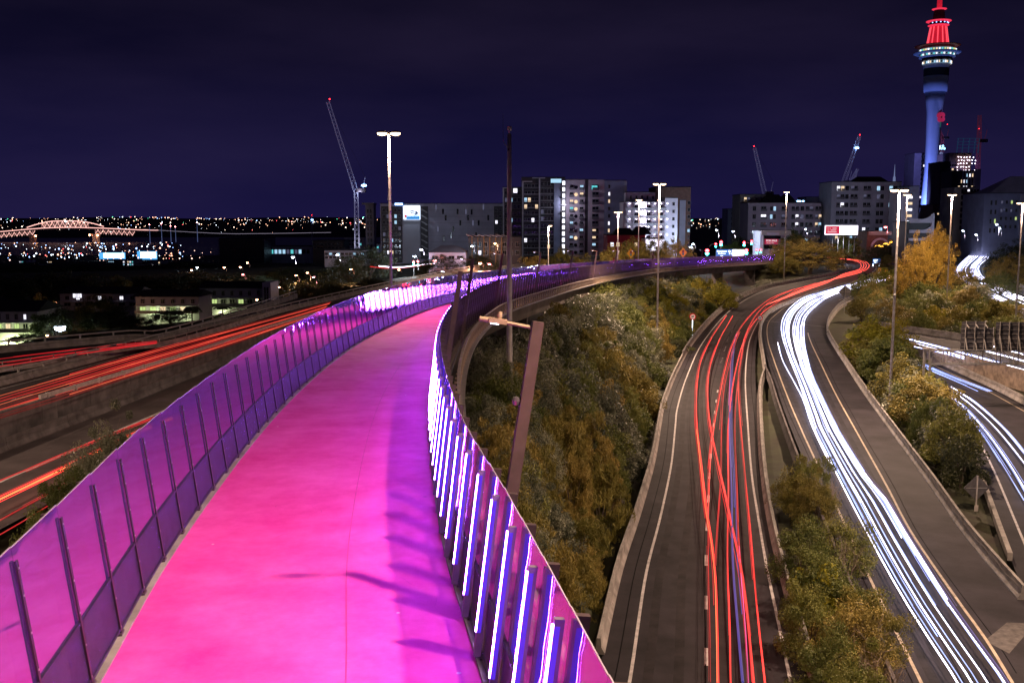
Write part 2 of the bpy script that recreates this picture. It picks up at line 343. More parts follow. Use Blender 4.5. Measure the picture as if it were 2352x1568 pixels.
# ------------------------------------------------------------------ concrete barriers
JER = [(-0.30,0),(-0.30,0.08),(-0.13,0.35),(-0.09,0.82),(0.09,0.82),(0.13,0.35),(0.30,0.08),(0.30,0)]
def barrier(line, label, seg=6.0, prof=JER, m=M_CONC, rail=None, h=1.0, wave=False, name='concrete_barrier', base=0.0):
    p = resample(line, max(3, int(np.linalg.norm(np.diff(line, axis=0), axis=1).sum()/1.0)))
    t = thing(name, label, 'barrier', tuple(p[0]))
    o = Vector(p[0]); p0 = p-p[0]; k = max(2, int(seg)); pr = [(a, b*h+base) for a, b in prof]
    for i in range(0, len(p0)-1, k):
        s = p0[i:i+k+1].copy()
        if len(s) < 2: continue
        d = s[-1]-s[-2]; s[-1] -= d*0.03
        MB().sweep(s, pr).obj('barrier_segment', m, t)
        if wave:
            w = resample(s, 25); ph = np.linspace(0, 2*np.pi*1.5, 25)
            for sd in (-1, 1):
                MB().tube(off(w, sd*0.125*np.ones(25), 0)+np.stack([0*ph, 0*ph, 0.56*h+0.07*np.sin(ph+i)], 1), 0.025, 4).obj('wave_relief', M_CONCD, t)
    if rail:
        z0 = 0.82*h+base
        if rail == 'tube':
            MB().tube(off(p0, 0, z0+0.42), 0.085, 8).obj('rail', M_POLE, t)
            for i in range(2, len(p0)-1, 4):
                q = p0[i]; MB().bar((q[0],q[1],q[2]+z0-0.02), (q[0],q[1],q[2]+z0+0.40), 0.14, 0.22).obj('rail_post', M_STEEL, t)
        if rail == 'box':
            MB().sweep(p0, [(-0.10,z0+0.16),(-0.10,z0+0.50),(0.10,z0+0.50),(0.10,z0+0.16)]).obj('rail', M_POLE, t)
            for i in range(1, len(p0)-1, 4):
                q = p0[i]; MB().bar((q[0],q[1],q[2]+z0-0.02), (q[0],q[1],q[2]+z0+0.54), 0.26, 0.24).obj('rail_post', M_POLE, t)
        if rail == 'low':
            MB().tube(off(p0, 0, z0+0.32), 0.05, 6).obj('rail', M_STEEL, t)
            for i in range(1, len(p0)-1, 3):
                q = p0[i]; MB().bar((q[0],q[1],q[2]+z0-0.02), (q[0],q[1],q[2]+z0+0.32), 0.08).obj('rail_post', M_STEEL, t)
    return t
def part_of(a, y0, y1): return a[(a[:, 1] >= y0) & (a[:, 1] <= y1)]
barrier(part_of(off(l1l, -1.35), 30, 300), 'long concrete barrier with wave relief and steel tube rail, far side of left-hand carriageway', 8, prof=[(-0.30,-3),(-0.30,0.08),(-0.13,0.35),(-0.09,0.82),(0.09,0.82),(0.13,0.35),(0.30,0.08),(0.30,-3)], rail='tube', wave=True, h=1.0)
barrier(part_of(off(l1r, 1.05), 79.0, 260), 'concrete wall topped by a fat box-section rail between the left carriageway and lower slip road', 7, prof=[(-0.16,-2.4),(-0.16,0.82),(0.16,0.82),(0.16,-2.4)], m=M_CONCD, rail='box', h=0.75)
barrier(part_of(off(l1r, 1.05), 15, 82.6), 'plain stained concrete wall without a rail at the left edge of the picture', 7, prof=[(-0.18,-2.4),(-0.18,0.82),(0.18,0.82),(0.18,-2.4)], m=M_CONCD, h=0.9)
barrier(part_of(off(l2l, -0.5), 15, 190), 'lower concrete barrier with wave relief beside the slip road, left of path', 8, m=M_CONCD, h=1.15, wave=True)
barrier(off(l0l, -0.9), 'concrete barrier with tube rail on the far-left ramp above the dark houses', 8, prof=[(-0.30,-3),(-0.13,0.35),(-0.09,0.82),(0.09,0.82),(0.13,0.35),(0.30,-3)], rail='tube', wave=True, h=1.0)
barrier(part_of(off(l0r, 0.9), 90, 170), 'short low concrete barrier where the far-left ramp joins the carriageway', 8, h=0.8, rail='low')
i_ = int(np.argmin(abs(r1l[:, 1]-330)))
barrier(off(r1l, -1.7)[4:i_+12], 'concrete barrier with low pipe rail along the left side of the red-trail road', 6, h=1.0)
b_ = off(r1l, -1.7)[4:i_+12]; b_ = b_[(b_[:, 1] > 150)]; b_[:, 2] += 0.0
t_ = thing('pipe_rail', 'thin pipe rail on top of the barrier where the red-trail road bends away', 'railing', tuple(b_[0])); q_ = b_-b_[0]
MB().tube(off(q_, 0, 1.22), 0.05, 6).obj('rail', M_STEEL, t_); MB().tube(off(q_, 0, 1.02), 0.04, 6).obj('rail', M_STEEL, t_)
for i in range(1, len(q_), 2): MB().bar(q_[i]+[0,0,0.8], q_[i]+[0,0,1.24], 0.09).obj('rail_post', M_STEEL, t_)
# median between the two right-hand roads, one wall far away that splits into two walls around a planted strip
med = lineR2([(1757,850),(1752,815),(1747,785),(1746,760),(1752,738),(1772,717),(1808,699),(1870,677),(1950,654),(2030,636)])
barrier(med, 'single concrete median barrier bending away behind the round speed sign', 6, h=1.05)
m_l = lineR1([(1925,1700),(1876,1568),(1835,1440),(1800,1320),(1775,1215),(1757,1110),(1748,1010),(1745,930),(1748,885),(1757,852)])
m_r = lineR2([(2095,1700),(2040,1568),(1985,1440),(1925,1300),(1868,1160),(1830,1060),(1803,985),(1783,925),(1770,880),(1757,852)])
barrier(m_l, 'left wall of the planted median, beside the red trails', 6, h=1.0)
barrier(m_r, 'right wall of the planted median, beside the white trails', 6, h=1.0, m=M_CONCD)
b2 = off(r2r, 3.6)
b2n = part_of(b2[:], 53, 185)
barrier(b2n[b2n[:, 0] > 10], 'mottled concrete barrier along the outer side of the white-trail road', 6, h=1.05, wave=True)
b2f = b2[(b2[:, 1] > 186)]
t_ = thing('bridge_railing', 'open steel railing where the white-trail road bends over the dark underpass', 'railing', tuple(b2f[0])); q_ = b2f-b2f[0]
MB().sweep(q_, [(-0.2,-1.6),(-0.2,0.35),(0.2,0.35),(0.2,-1.6)]).obj('parapet', M_CONC, t_)
for z_ in (0.75, 1.15): MB().tube(off(q_, 0, z_), 0.06, 6).obj('rail', M_STEEL, t_)
for i in range(0, len(q_), 1): MB().bar(q_[i]+[0,0,0.3], q_[i]+[0,0,1.2], 0.10).obj('rail_post', M_STEEL, t_)
barrier(r3r+[0,0,0] if False else off(r3r, 1.5), 'concrete barrier with wave relief between the two right-hand motorway lanes', 6, h=1.1, wave=True)
w_ = off(r4l, -1.5); w_ = w_[(w_[:, 1] < 200)]
barrier(w_, 'panelled concrete retaining wall below the upper right-hand lanes', 5, prof=[(-0.15,-1.9),(-0.15,0.8),(0.15,0.8),(0.15,-1.9)], m=mat('brown_concrete', (0.26, 0.20, 0.16), 0.85, var=0.45, scale=1.2), h=1.0, name='retaining_wall')
barrier(off(r4r, 1.6), 'pale far concrete wall behind the upper right-hand lanes', 6, h=1.3)
w_ = off(r5r, 2.2); w_ = w_[w_[:, 1] < 330]
barrier(w_, 'panelled concrete wall beside the distant white trails at right edge', 5, prof=[(-0.15,0),(-0.15,0.8),(0.15,0.8),(0.15,0)], h=3.2, name='retaining_wall')
w_ = off(r3l, -1.3)
barrier(w_[w_[:, 1] > 60], 'low kerb wall on the near side of the right-hand slip road', 6, prof=[(-0.15,0),(-0.15,0.5),(0.15,0.5),(0.15,0)], h=1.0)

# ------------------------------------------------------------------ the pink path on its viaduct
def pink():
    m = bpy.data.materials.new('pink_resin_surface'); m.use_nodes = True; lk = m.node_tree.links; b = m.node_tree.nodes['Principled BSDF']
    t = node(m, 'ShaderNodeTexCoord')
    n1 = node(m, 'ShaderNodeTexNoise', Scale=0.5, Detail=9.0, Roughness=0.72); lk.new(t.outputs['Object'], n1.inputs['Vector'])
    r = node(m, 'ShaderNodeValToRGB'); lk.new(n1.outputs['Fac'], r.inputs[0])
    r.color_ramp.elements[0].position = 0.3; r.color_ramp.elements[0].color = (0.74, 0.025, 0.32, 1)
    r.color_ramp.elements[1].position = 0.7; r.color_ramp.elements[1].color = (0.95, 0.125, 0.60, 1)
    # tyre arcs and scuffs
    n3 = node(m, 'ShaderNodeTexNoise', Scale=0.28, Detail=2.0); lk.new(t.outputs['Object'], n3.inputs['Vector'])
    wv = node(m, 'ShaderNodeMath', operation='MULTIPLY'); wv.inputs[1].default_value = 9.0; lk.new(n3.outputs['Fac'], wv.inputs[0])
    fr = node(m, 'ShaderNodeMath', operation='FRACT'); lk.new(wv.outputs[0], fr.inputs[0])
    r3 = node(m, 'ShaderNodeValToRGB'); lk.new(fr.outputs[0], r3.inputs[0])
    for i, (p_, c_) in enumerate([(0.0, 0), (0.492, 0), (0.5, 1), (0.508, 0)]):
        e_ = r3.color_ramp.elements[i] if i < 2 else r3.color_ramp.elements.new(p_)
        e_.position = p_; e_.color = (c_, c_, c_, 1)
    n4 = node(m, 'ShaderNodeTexNoise', Scale=0.9, Detail=3.0); lk.new(t.outputs['Object'], n4.inputs['Vector'])
    g4 = node(m, 'ShaderNodeMapRange'); g4.inputs['From Min'].default_value = 0.55; g4.inputs['From Max'].default_value = 0.65; g4.inputs['To Max'].default_value = 0.45; lk.new(n4.outputs['Fac'], g4.inputs[0])
    mu = node(m, 'ShaderNodeMath', operation='MULTIPLY'); lk.new(r3.outputs[0], mu.inputs[0]); lk.new(g4.outputs[0], mu.inputs[1])
    mx_ = node(m, 'ShaderNodeMix', data_type='RGBA'); lk.new(mu.outputs[0], mx_.inputs[0]); lk.new(r.outputs[0], mx_.inputs[6]); mx_.inputs[7].default_value = (0.30, 0.004, 0.12, 1)
    # pale chips
    v = node(m, 'ShaderNodeTexVoronoi', Scale=0.8); lk.new(t.outputs['Object'], v.inputs['Vector'])
    ch = node(m, 'ShaderNodeMapRange'); ch.inputs['From Min'].default_value = 0.035; ch.inputs['From Max'].default_value = 0.02; lk.new(v.outputs['Distance'], ch.inputs[0])
    mx3 = node(m, 'ShaderNodeMix', data_type='RGBA'); lk.new(ch.outputs[0], mx3.inputs[0]); lk.new(mx_.outputs[2], mx3.inputs[6]); mx3.inputs[7].default_value = (0.9, 0.55, 0.7, 1)
    mv = node(m, 'ShaderNodeMapping'); mv.inputs['Scale'].default_value = (0.30, 1.3, 1.0); lk.new(t.outputs['Object'], mv.inputs[0])
    v2 = node(m, 'ShaderNodeTexVoronoi', Scale=0.55); lk.new(mv.outputs[0], v2.inputs['Vector'])
    c2_ = node(m, 'ShaderNodeMapRange'); c2_.inputs['From Min'].default_value = 0.075; c2_.inputs['From Max'].default_value = 0.02; c2_.inputs['To Max'].default_value = 0.75; lk.new(v2.outputs['Distance'], c2_.inputs[0])
    mx4 = node(m, 'ShaderNodeMix', data_type='RGBA'); lk.new(c2_.outputs[0], mx4.inputs[0]); lk.new(mx3.outputs[2], mx4.inputs[6]); mx4.inputs[7].default_value = (0.95, 0.50, 0.72, 1)
    lk.new(mx4.outputs[2], b.inputs['Base Color'])
    n2 = node(m, 'ShaderNodeTexNoise', Scale=0.6, Detail=5.0); lk.new(t.outputs['Object'], n2.inputs['Vector'])
    rr = node(m, 'ShaderNodeMapRange'); rr.inputs['To Min'].default_value = 0.6; rr.inputs['To Max'].default_value = 0.85; lk.new(n2.outputs['Fac'], rr.inputs[0]); lk.new(rr.outputs[0], b.inputs['Roughness'])
    b.inputs['Specular IOR Level'].default_value = 0.12
    n5 = node(m, 'ShaderNodeTexNoise', Scale=180.0, Detail=2.0); lk.new(t.outputs['Object'], n5.inputs['Vector'])
    bp = node(m, 'ShaderNodeBump', Strength=0.15, Distance=0.004); lk.new(n5.outputs['Fac'], bp.inputs['Height']); lk.new(bp.outputs[0], b.inputs['Normal'])
    return m
M_PINK = pink()
pc = PC[::2]
mb = MB()
cols = [off(pc, d) for d in np.linspace(-HW, HW, 7)]
for a, b in zip(cols[:-1], cols[1:]): mb.strip(a, b)
PATH = struct(mb.obj('path', M_PINK))
MB().strip(off(pc, 0.72, 0.004), off(pc, 0.735, 0.004)).obj('construction_joint', mat('dark_pink_joint', (0.66, 0.02, 0.28), 0.7), PATH)
for s in (-1, 1):
    MB().sweep(pc, [(s*(HW),-0.05),(s*(HW),0.035),(s*(HW+0.13),0.035),(s*(HW+0.13),-0.05)]).obj('kerb_strip', M_CONC, PATH)
via = thing('viaduct', 'curving concrete viaduct that carries the pink path', 'viaduct', (0,0,0))
MB().sweep(PC[::6], [(-3.0,-0.45),(-3.0,-0.03),(2.95,-0.03),(2.95,-0.45),(2.1,-0.9),(1.9,-2.4),(-1.9,-2.4),(-2.1,-0.9)]).obj('girder', mat('viaduct_concrete', (0.105, 0.082, 0.075), 0.85, var=0.3, scale=0.5, bump=0.3), via)
for Y in (40, 75, 110, 146, 180, 214, 248, 281, 312, 343):
    q = path_at(Y); i = int(np.argmin(abs(PC[:, 1]-Y))); t = tang(PC[max(0,i-3):i+4])[3]; a = math.atan2(-t[0], t[1])
    g = min(gz(q[0], q[1]), q[2]-6)-1.0
    MB().box((q[0], q[1], (q[2]-2.35+g)/2), (3.4, 1.3, q[2]-2.35-g), rz=a).obj('pillar', M_CONCD, via)

# ------------------------------------------------------------------ glass fences
def glass_mat(name, tint, gl, dif, rough, bump, dcol):
    m = bpy.data.materials.new(name); m.use_nodes = True; nt_ = m.node_tree; lk = nt_.links
    nt_.nodes.remove(nt_.nodes['Principled BSDF']); out = nt_.nodes['Material Output']
    tr = node(m, 'ShaderNodeBsdfTransparent'); tr.inputs[0].default_value = (*tint, 1)
    gs = node(m, 'ShaderNodeBsdfGlossy', Roughness=rough); gs.inputs[0].default_value = (0.70, 0.60, 1.0, 1)  # violet LED light put into the reflection colour of the glass
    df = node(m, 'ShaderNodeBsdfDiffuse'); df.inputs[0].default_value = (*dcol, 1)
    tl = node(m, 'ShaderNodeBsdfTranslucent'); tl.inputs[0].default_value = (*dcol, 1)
    t = node(m, 'ShaderNodeTexCoord'); mp_ = node(m, 'ShaderNodeMapping'); mp_.inputs['Scale'].default_value = (1.0, 1.0, 1.9); lk.new(t.outputs['Object'], mp_.inputs[0])
    oi = node(m, 'ShaderNodeObjectInfo'); ad = node(m, 'ShaderNodeVectorMath', operation='ADD'); lk.new(mp_.outputs[0], ad.inputs[0]); 
    cm = node(m, 'ShaderNodeCombineXYZ'); mm = node(m, 'ShaderNodeMath', operation='MULTIPLY'); mm.inputs[1].default_value = 50; lk.new(oi.outputs['Random'], mm.inputs[0]); lk.new(mm.outputs[0], cm.inputs[1]); lk.new(cm.outputs[0], ad.inputs[1])
    n1 = node(m, 'ShaderNodeTexNoise', Scale=1.3, Detail=1.0); lk.new(ad.outputs[0], n1.inputs['Vector'])
    bp = node(m, 'ShaderNodeBump', Strength=bump, Distance=0.05); lk.new(n1.outputs['Fac'], bp.inputs['Height'])
    lk.new(bp.outputs[0], gs.inputs['Normal'])
    fr = node(m, 'ShaderNodeLayerWeight', Blend=0.35); mr = node(m, 'ShaderNodeMapRange'); lk.new(fr.outputs['Facing'], mr.inputs[0])
    mr.inputs['To Min'].default_value = gl; mr.inputs['To Max'].default_value = min(1, gl+0.66)
    m1 = node(m, 'ShaderNodeMixShader'); lk.new(mr.outputs[0], m1.inputs[0]); lk.new(tr.outputs[0], m1.inputs[1]); lk.new(gs.outputs[0], m1.inputs[2])
    m2 = node(m, 'ShaderNodeMixShader'); m2.inputs[0].default_value = 0.5; lk.new(df.outputs[0], m2.inputs[1]); lk.new(tl.outputs[0], m2.inputs[2])
    m3 = node(m, 'ShaderNodeMixShader'); m3.inputs[0].default_value = dif; lk.new(m1.outputs[0], m3.inputs[1]); lk.new(m2.outputs[0], m3.inputs[2])
    lk.new(m3.outputs[0], out.inputs['Surface']); return m
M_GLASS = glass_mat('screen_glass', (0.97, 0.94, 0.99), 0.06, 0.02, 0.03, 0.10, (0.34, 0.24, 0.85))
M_GLASSL = glass_mat('led_tinted_screen_glass', (0.88, 0.80, 0.97), 0.27, 0.09, 0.025, 0.10, (0.34, 0.24, 0.85))  # tint and body colour carry the violet of the LED light
M_MESH = mat('perforated_mesh_panel', (0.085, 0.055, 0.16), 0.40, metal=0.5, var=0.25, scale=5, bump=0.6, bscale=120)  # blue-violet base stands in for LED light on the panels
_o = M_MESH.node_tree.nodes['Material Output']; _b = M_MESH.node_tree.nodes['Principled BSDF']; _t = node(M_MESH, 'ShaderNodeBsdfTransparent'); _m = node(M_MESH, 'ShaderNodeMixShader'); _m.inputs[0].default_value = 0.38   # perforations
M_MESH.node_tree.links.new(_b.outputs[0], _m.inputs[1]); M_MESH.node_tree.links.new(_t.outputs[0], _m.inputs[2]); M_MESH.node_tree.links.new(_m.outputs[0], _o.inputs['Surface'])
M_EDGE = mat('glass_edge', (0.32, 0.30, 0.36), 0.2, var=0.05)
M_STRIP = mat('post_clamp', (0.035, 0.022, 0.032), 0.45, metal=0.4, var=0.15)
M_LED = mat('light_tube', (0.1, 0.1, 0.1), 0.4, emit=(0.40, 0.12, 1.0), es=140.0)
M_SPILL = glow('side_spill_glow', (0.10, 0.025, 0.85), 0.9)  # violet side spill of the tubes, put in as a glow
M_LEDBOX = mat('light_housing', (0.22, 0.19, 0.27), 0.35, metal=0.3, var=0.15)
FH, LOWH, LEAN = 2.42, 0.92, R(7.0)
def fence(side, spacing, leds, label):
    root = thing('glass_fence', label, 'fence', (0,0,0))
    e = off(PC, side*(HW+0.09)); L_ = np.concatenate([[0], np.cumsum(np.linalg.norm(np.diff(e, axis=0), axis=1))])
    n = int(L_[-1]/spacing); u = np.arange(n+1)*spacing; pts = np.stack([np.interp(u, L_, e[:, k]) for k in range(3)], 1)
    tt = tang(pts); nn = right(pts)*side
    # shared meshes, local x along the fence, y outward, z up the leaning post
    post = MB().box((0, 0.125, FH/2-0.1), (0.085, 0.17, FH+0.26)).box((0, 0.035, FH/2+0.02), (0.07, 0.02, FH-0.06)).box((0, 0.10, 0.05), (0.2, 0.3, 0.03)).mesh('post', M_DSTEEL if leds else mat('plum_steel', (0.10, 0.06, 0.085), 0.45, metal=0.3, var=0.2))
    clamp = MB().box((0, -0.022, FH/2), (0.065, 0.025, FH-0.10))
    for z_ in (0.15, 0.6, 1.05, 1.5, 1.95, 2.28): clamp.box((0, -0.038, z_), (0.022, 0.01, 0.022), mi=1)
    clamp = clamp.mesh('clamp_strip', [M_STRIP, M_STEEL])
    w = spacing-0.012
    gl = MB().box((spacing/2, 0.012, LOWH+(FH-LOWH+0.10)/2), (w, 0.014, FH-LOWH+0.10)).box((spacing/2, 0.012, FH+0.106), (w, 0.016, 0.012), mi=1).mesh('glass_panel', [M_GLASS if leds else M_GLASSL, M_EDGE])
    me = MB().box((spacing/2, 0.010, 0.08+(LOWH-0.1)/2), (w-0.05, 0.03, LOWH-0.12)).box((spacing/2, -0.004, LOWH-0.03), (w-0.02, 0.05, 0.04)).box((spacing/2, -0.004, 0.09), (w-0.02, 0.05, 0.04)).mesh('mesh_panel', M_MESH)
    hs = MB().box((0, -0.085, FH/2+0.02), (0.070, 0.10, FH-0.08)).mesh('light_housing', M_LEDBOX)
    st = MB().box((-0.018, -0.141, FH/2+0.16), (0.030, 0.014, FH-0.50)).box((0.037, -0.105, FH/2+0.16), (0.004, 0.06, FH-0.50), mi=1).mesh('light_strip', [M_LED, M_SPILL])
    for i in range(n):
        p, t, o_ = pts[i], tt[i], nn[i]
        up = np.array([0,0,1.0])*math.cos(LEAN)+o_*math.sin(LEAN)
        tx = t*side if False else t
        Mx = frameM(p, tx, up, o_)
        if side > 0:                              # outward must be +y: run x backwards on the right-hand fence
            Mx = frameM(p, -t, up, o_)
        q = link('post', post, root, M=Mx)
        if leds:
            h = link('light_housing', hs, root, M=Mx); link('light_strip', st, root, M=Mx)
        else:
            link('clamp_strip', clamp, root, M=Mx)
        d = pts[i+1]-p; d /= np.linalg.norm(d)
        Mp = frameM(p, d, up, o_) if side < 0 else frameM(pts[i+1], -d, up, o_)
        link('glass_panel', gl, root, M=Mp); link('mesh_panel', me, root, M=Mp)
    return root, pts, tt, nn
FL, flp, flt, fln = fence(-1, 1.75, False, 'purple-lit glass fence with dark posts along left side of the pink path')
FR, frp, frt, frn = fence(1, 1.50, True, 'glass fence with glowing violet light tubes on posts, right side of the pink path')

# old steel railing outside the right-hand fence
t_ = thing('edge_railing', 'old rust-streaked steel railing outside the right-hand glass fence', 'railing', (0,0,0))
e_ = off(PC, HW+1.05)
MB().sweep(e_[::4], [(-0.06,0.46),(-0.06,0.52),(0.06,0.52),(0.06,0.46)]).obj('top_rail', mat('pale_rail', (0.42, 0.36, 0.31), 0.5, metal=0.3, var=0.3), t_)
MB().tube(off(PC, HW+0.60, -0.10)[::4], 0.05, 6).obj('conduit', M_DSTEEL, t_)
MB().sweep(e_[::4], [(-0.05,-0.42),(-0.05,-0.36),(0.25,-0.36),(0.25,-0.42)]).obj('bottom_rail', M_STEEL, t_)
bal = MB().box((0, 0, 0.06), (0.15, 0.10, 0.84)).box((0, 0.12, -0.34), (0.3, 0.26, 0.05)).mesh('baluster', M_BEAM)
ee = off(PC, HW+1.05); L_ = np.concatenate([[0], np.cumsum(np.linalg.norm(np.diff(ee, axis=0), axis=1))])
u_ = np.arange(12, L_[-1], 1.32); bp_ = np.stack([np.interp(u_, L_, ee[:, k]) for k in range(3)], 1); bt = tang(bp_)
for q, t in zip(bp_[:298], bt): link('baluster', bal, t_, loc=tuple(q), rot=(0,0,math.atan2(t[1], t[0])))

# leaning lamp posts on the right-hand fence
M_SMALL = glow('small_white_lamp', (0.75, 0.72, 1.0), 14, True)
M_GLOBE = mat('camera_globe', (0.22, 0.2, 0.23), 0.15, metal=0.6)
def lean_post():
    r = thing('path_lamp_post', 'x', 'lamp post', (0,0,0), 'leaning lamp posts along the path')
    h = 4.75
    v = MB(); a0, a1 = 0.075, 0.06
    v.add([(-a0,-0.10,-0.5),(a0,-0.10,-0.5),(a0,0.10,-0.5),(-a0,0.10,-0.5),(-a1,-0.085,h),(a1,-0.085,h),(a1,0.085,h),(-a1,0.085,h)], [(0,3,2,1),(4,5,6,7),(0,1,5,4),(1,2,6,5),(2,3,7,6),(3,0,4,7)])
    v.obj('post', mat('lamp_post_bronze', (0.12, 0.08, 0.082), 0.5, metal=0.2, var=0.15), r)
    MB().tube([(0,-0.1,h-0.10),(0,-0.45,h-0.08),(0,-0.52,h-0.08)], 0.028, 8).obj('arm', M_BEAM, r)
    hd = MB().box((0,-0.62,h-0.07), (0.10,0.28,0.075)).lathe([(0.035,0),(0.04,0.05),(0.03,0.11)], 10, (0,-0.60,h-0.035)).tube([(0,-0.76,h-0.07),(0,-0.90,h-0.07)], 0.04, 10).obj('lamp_head', M_BEAM, r)
    MB().box((0,-0.66,h-0.115), (0.06,0.12,0.012)).obj('lens', M_SMALL, hd)
    MB().lathe([(0.02,-0.075),(0.05,-0.06),(0.065,0),(0.05,0.05),(0.02,0.065)], 10, (0,-0.15,h-1.25)).box((0,-0.09,h-1.25), (0.07,0.06,0.09)).obj('camera_dome', M_GLOBE, r)
    return r
LP0 = lean_post()
fl_ = np.concatenate([[0], np.cumsum(np.linalg.norm(np.diff(frp, axis=0), axis=1))])
ords = ['first', 'second', 'third', 'fourth', 'fifth', 'sixth', 'seventh', 'eighth', 'ninth', 'tenth', 'eleventh', 'twelfth', 'thirteenth', 'fourteenth', 'fifteenth', 'sixteenth']
k_ = 0
for Y in [14.6, 36.8, 58.5, 82, 106, 131, 156, 181, 206, 231, 257, 284, 312, 340, 353, 366]:
    i = int(np.argmin(abs(frp[:, 1]-Y))); i = min(i, len(frp)-2); p = frp[i]+frn[i]*0.36; t = frt[i]; o_ = frn[i]
    up = np.array([0,0,1.0])*math.cos(R(8.5))+o_*math.sin(R(8.5))-t*0.02
    Mx = frameM(p, -t, up, o_)
    o = LP0 if k_ == 0 else dup(LP0, (0,0,0))
    o.matrix_world = Mx; o['label'] = '%s leaning lamp post along the right side of the path, counted from the camera' % ords[k_] if k_ else 'nearest tall leaning lamp post with arm and camera dome, right side of the path'
    k_ += 1
# ------------------------------------------------------------------ motorway lamp masts
SOD = (1.0, 0.67, 0.47)
M_SOD = glow('sodium_lens', (1.0, 0.66, 0.38), 7.0, False)
def mast(loc, ztop, label, heads=2, power=22500, r0=0.17, r1=0.10, bands=True, rz=0.0, lights=1):
    H = ztop-loc[2]
    t = thing('lamp_mast', label, 'lamp mast', loc, 'tall lamp masts', rz)
    zz_ = np.linspace(0, H, 7); MB().tube([(0,0,z) for z in zz_], np.linspace(r0, r1, 7), 10).obj('pole', M_POLE, t, True)
    if bands:
        for z in np.arange(1.0, H-1, 0.9): MB().lathe([(r0+(r1-r0)*z/H+0.004, z), (r0+(r1-r0)*z/H+0.012, z+0.02), (r0+(r1-r0)*z/H+0.004, z+0.04)], 10).obj('band', M_STEEL, t)
    MB().lathe([(r1+0.02,H*0.55),(r1+0.06,H*0.55+0.05),(r1+0.02,H*0.55+0.10)], 10).obj('collar', M_STEEL, t)
    xs_ = (-0.55, 0.55) if heads == 2 else (0.45,)
    MB().bar((min(xs_)*0.9,0,H+0.06), (max(xs_)*0.9,0,H+0.06), 0.07).obj('cross_arm', M_STEEL, t)
    for x in xs_:
        h = MB().lathe([(0.10,0.20),(0.30,0.16),(0.42,0.04),(0.42,0.0)], 14, (x,0,H-0.02)).obj('lamp_head', M_STEEL, t)
        MB().lathe([(0.41,0.0),(0.38,-0.14),(0.15,-0.22)], 14, (x,0,H-0.02)).obj('lens', M_SOD, h)
    for k in range(lights):
        lamp('lamp_light', 'SPOT', ((xs_[k] if lights > 1 else 0.0), 0.0 if lights > 1 else -0.35, H-0.3), power/lights, SOD, 0.35, t, spot=168)
    return t
def mast_px(px, ytop, Y, label, zb=None, **k):
    p = D(px, ytop, Y); zb = gz(p[0], p[1])-0.3 if zb is None else zb
    return mast((p[0], p[1], zb), p[2], label, **k)
mast_px(893, 305, 84, 'tall lamp mast with two heads rising behind left fence', power=20000)
mast_px(1515, 422, 150, 'lamp mast with two heads in front of the white balcony block', power=80000)
mast_px(2066, 436, 108, 'nearest right-hand lamp mast, banded pole in the bushes beside the white trails', power=70000)
mast_px(1420, 487, 235, 'lamp mast standing behind viaduct, in front of the red building', power=70000, bands=False)
mast_px(1468, 459, 300, 'thin lamp mast in front of the lit white balconies', power=90000, bands=False)
mast_px(1260, 518, 250, 'short single-head lamp mast in front of the dark tower', heads=1, power=70000, bands=False)
mast_px(1807, 441, 330, 'lamp mast beside the round dark tree, in front of the cream apartment block', power=60000, bands=False)
mast_px(2084, 447, 250, 'thin lamp mast right behind the big banded mast', power=30000, bands=False)
mast_px(2187, 447, 215, 'lamp mast beside the orange-lit tree', power=80000, bands=False)
mast_px(2349, 466, 170, 'lamp mast cut by the right edge of the picture', power=30000)
# the row of masts goes on towards and past the overbridge, outside the picture; the right-hand one is added
mast((8.2, 10.5, gz(8.2, 10.5)), 10.0, 'lamp mast of the same row beside the overbridge, outside the picture', power=40000, lights=1)
mast((29.5, 47.0, -21), 5.5, 'lamp mast added at right to light the slope, outside the picture', power=64000)  # unseen mast put here to light the shrubs on the slope
mast((-66.0, 50.0, gz(-66, 50)), 7.0, 'lamp mast of the left carriageway, outside the picture', power=110000)
mast((-40.0, 12.0, gz(-40, 12)), 7.0, 'lamp mast by the left slip road, outside the picture', power=60000)

# camera mast
p = D(1170, 308, 66); zb = gz(p[0], p[1])-0.3
t = thing('camera_mast', 'plain tall mast with a small camera on top and a whip aerial, right of path', 'mast', (p[0], p[1], zb)); H = p[2]-zb
MB().tube([(0,0,z) for z in np.linspace(0, H, 6)], np.linspace(0.22, 0.13, 6), 12).obj('pole', M_POLE, t, True)
MB().lathe([(0.06,0),(0.06,0.18),(0.12,0.2),(0.16,0.32),(0.15,0.46),(0.06,0.50)], 12, (0,0,H)).obj('camera', M_POLE, t)
MB().tube([(-0.1,0,H-0.9),(-0.38,0,H-0.5),(-0.40,0,H-0.3),(-0.42,0,H+1.3)], [0.02,0.02,0.018,0.010], 6).obj('aerial', M_STEEL, t)
MB().box((-0.05,-0.14,H-1.0), (0.1,0.06,0.16)).obj('bracket', M_DSTEEL, t)

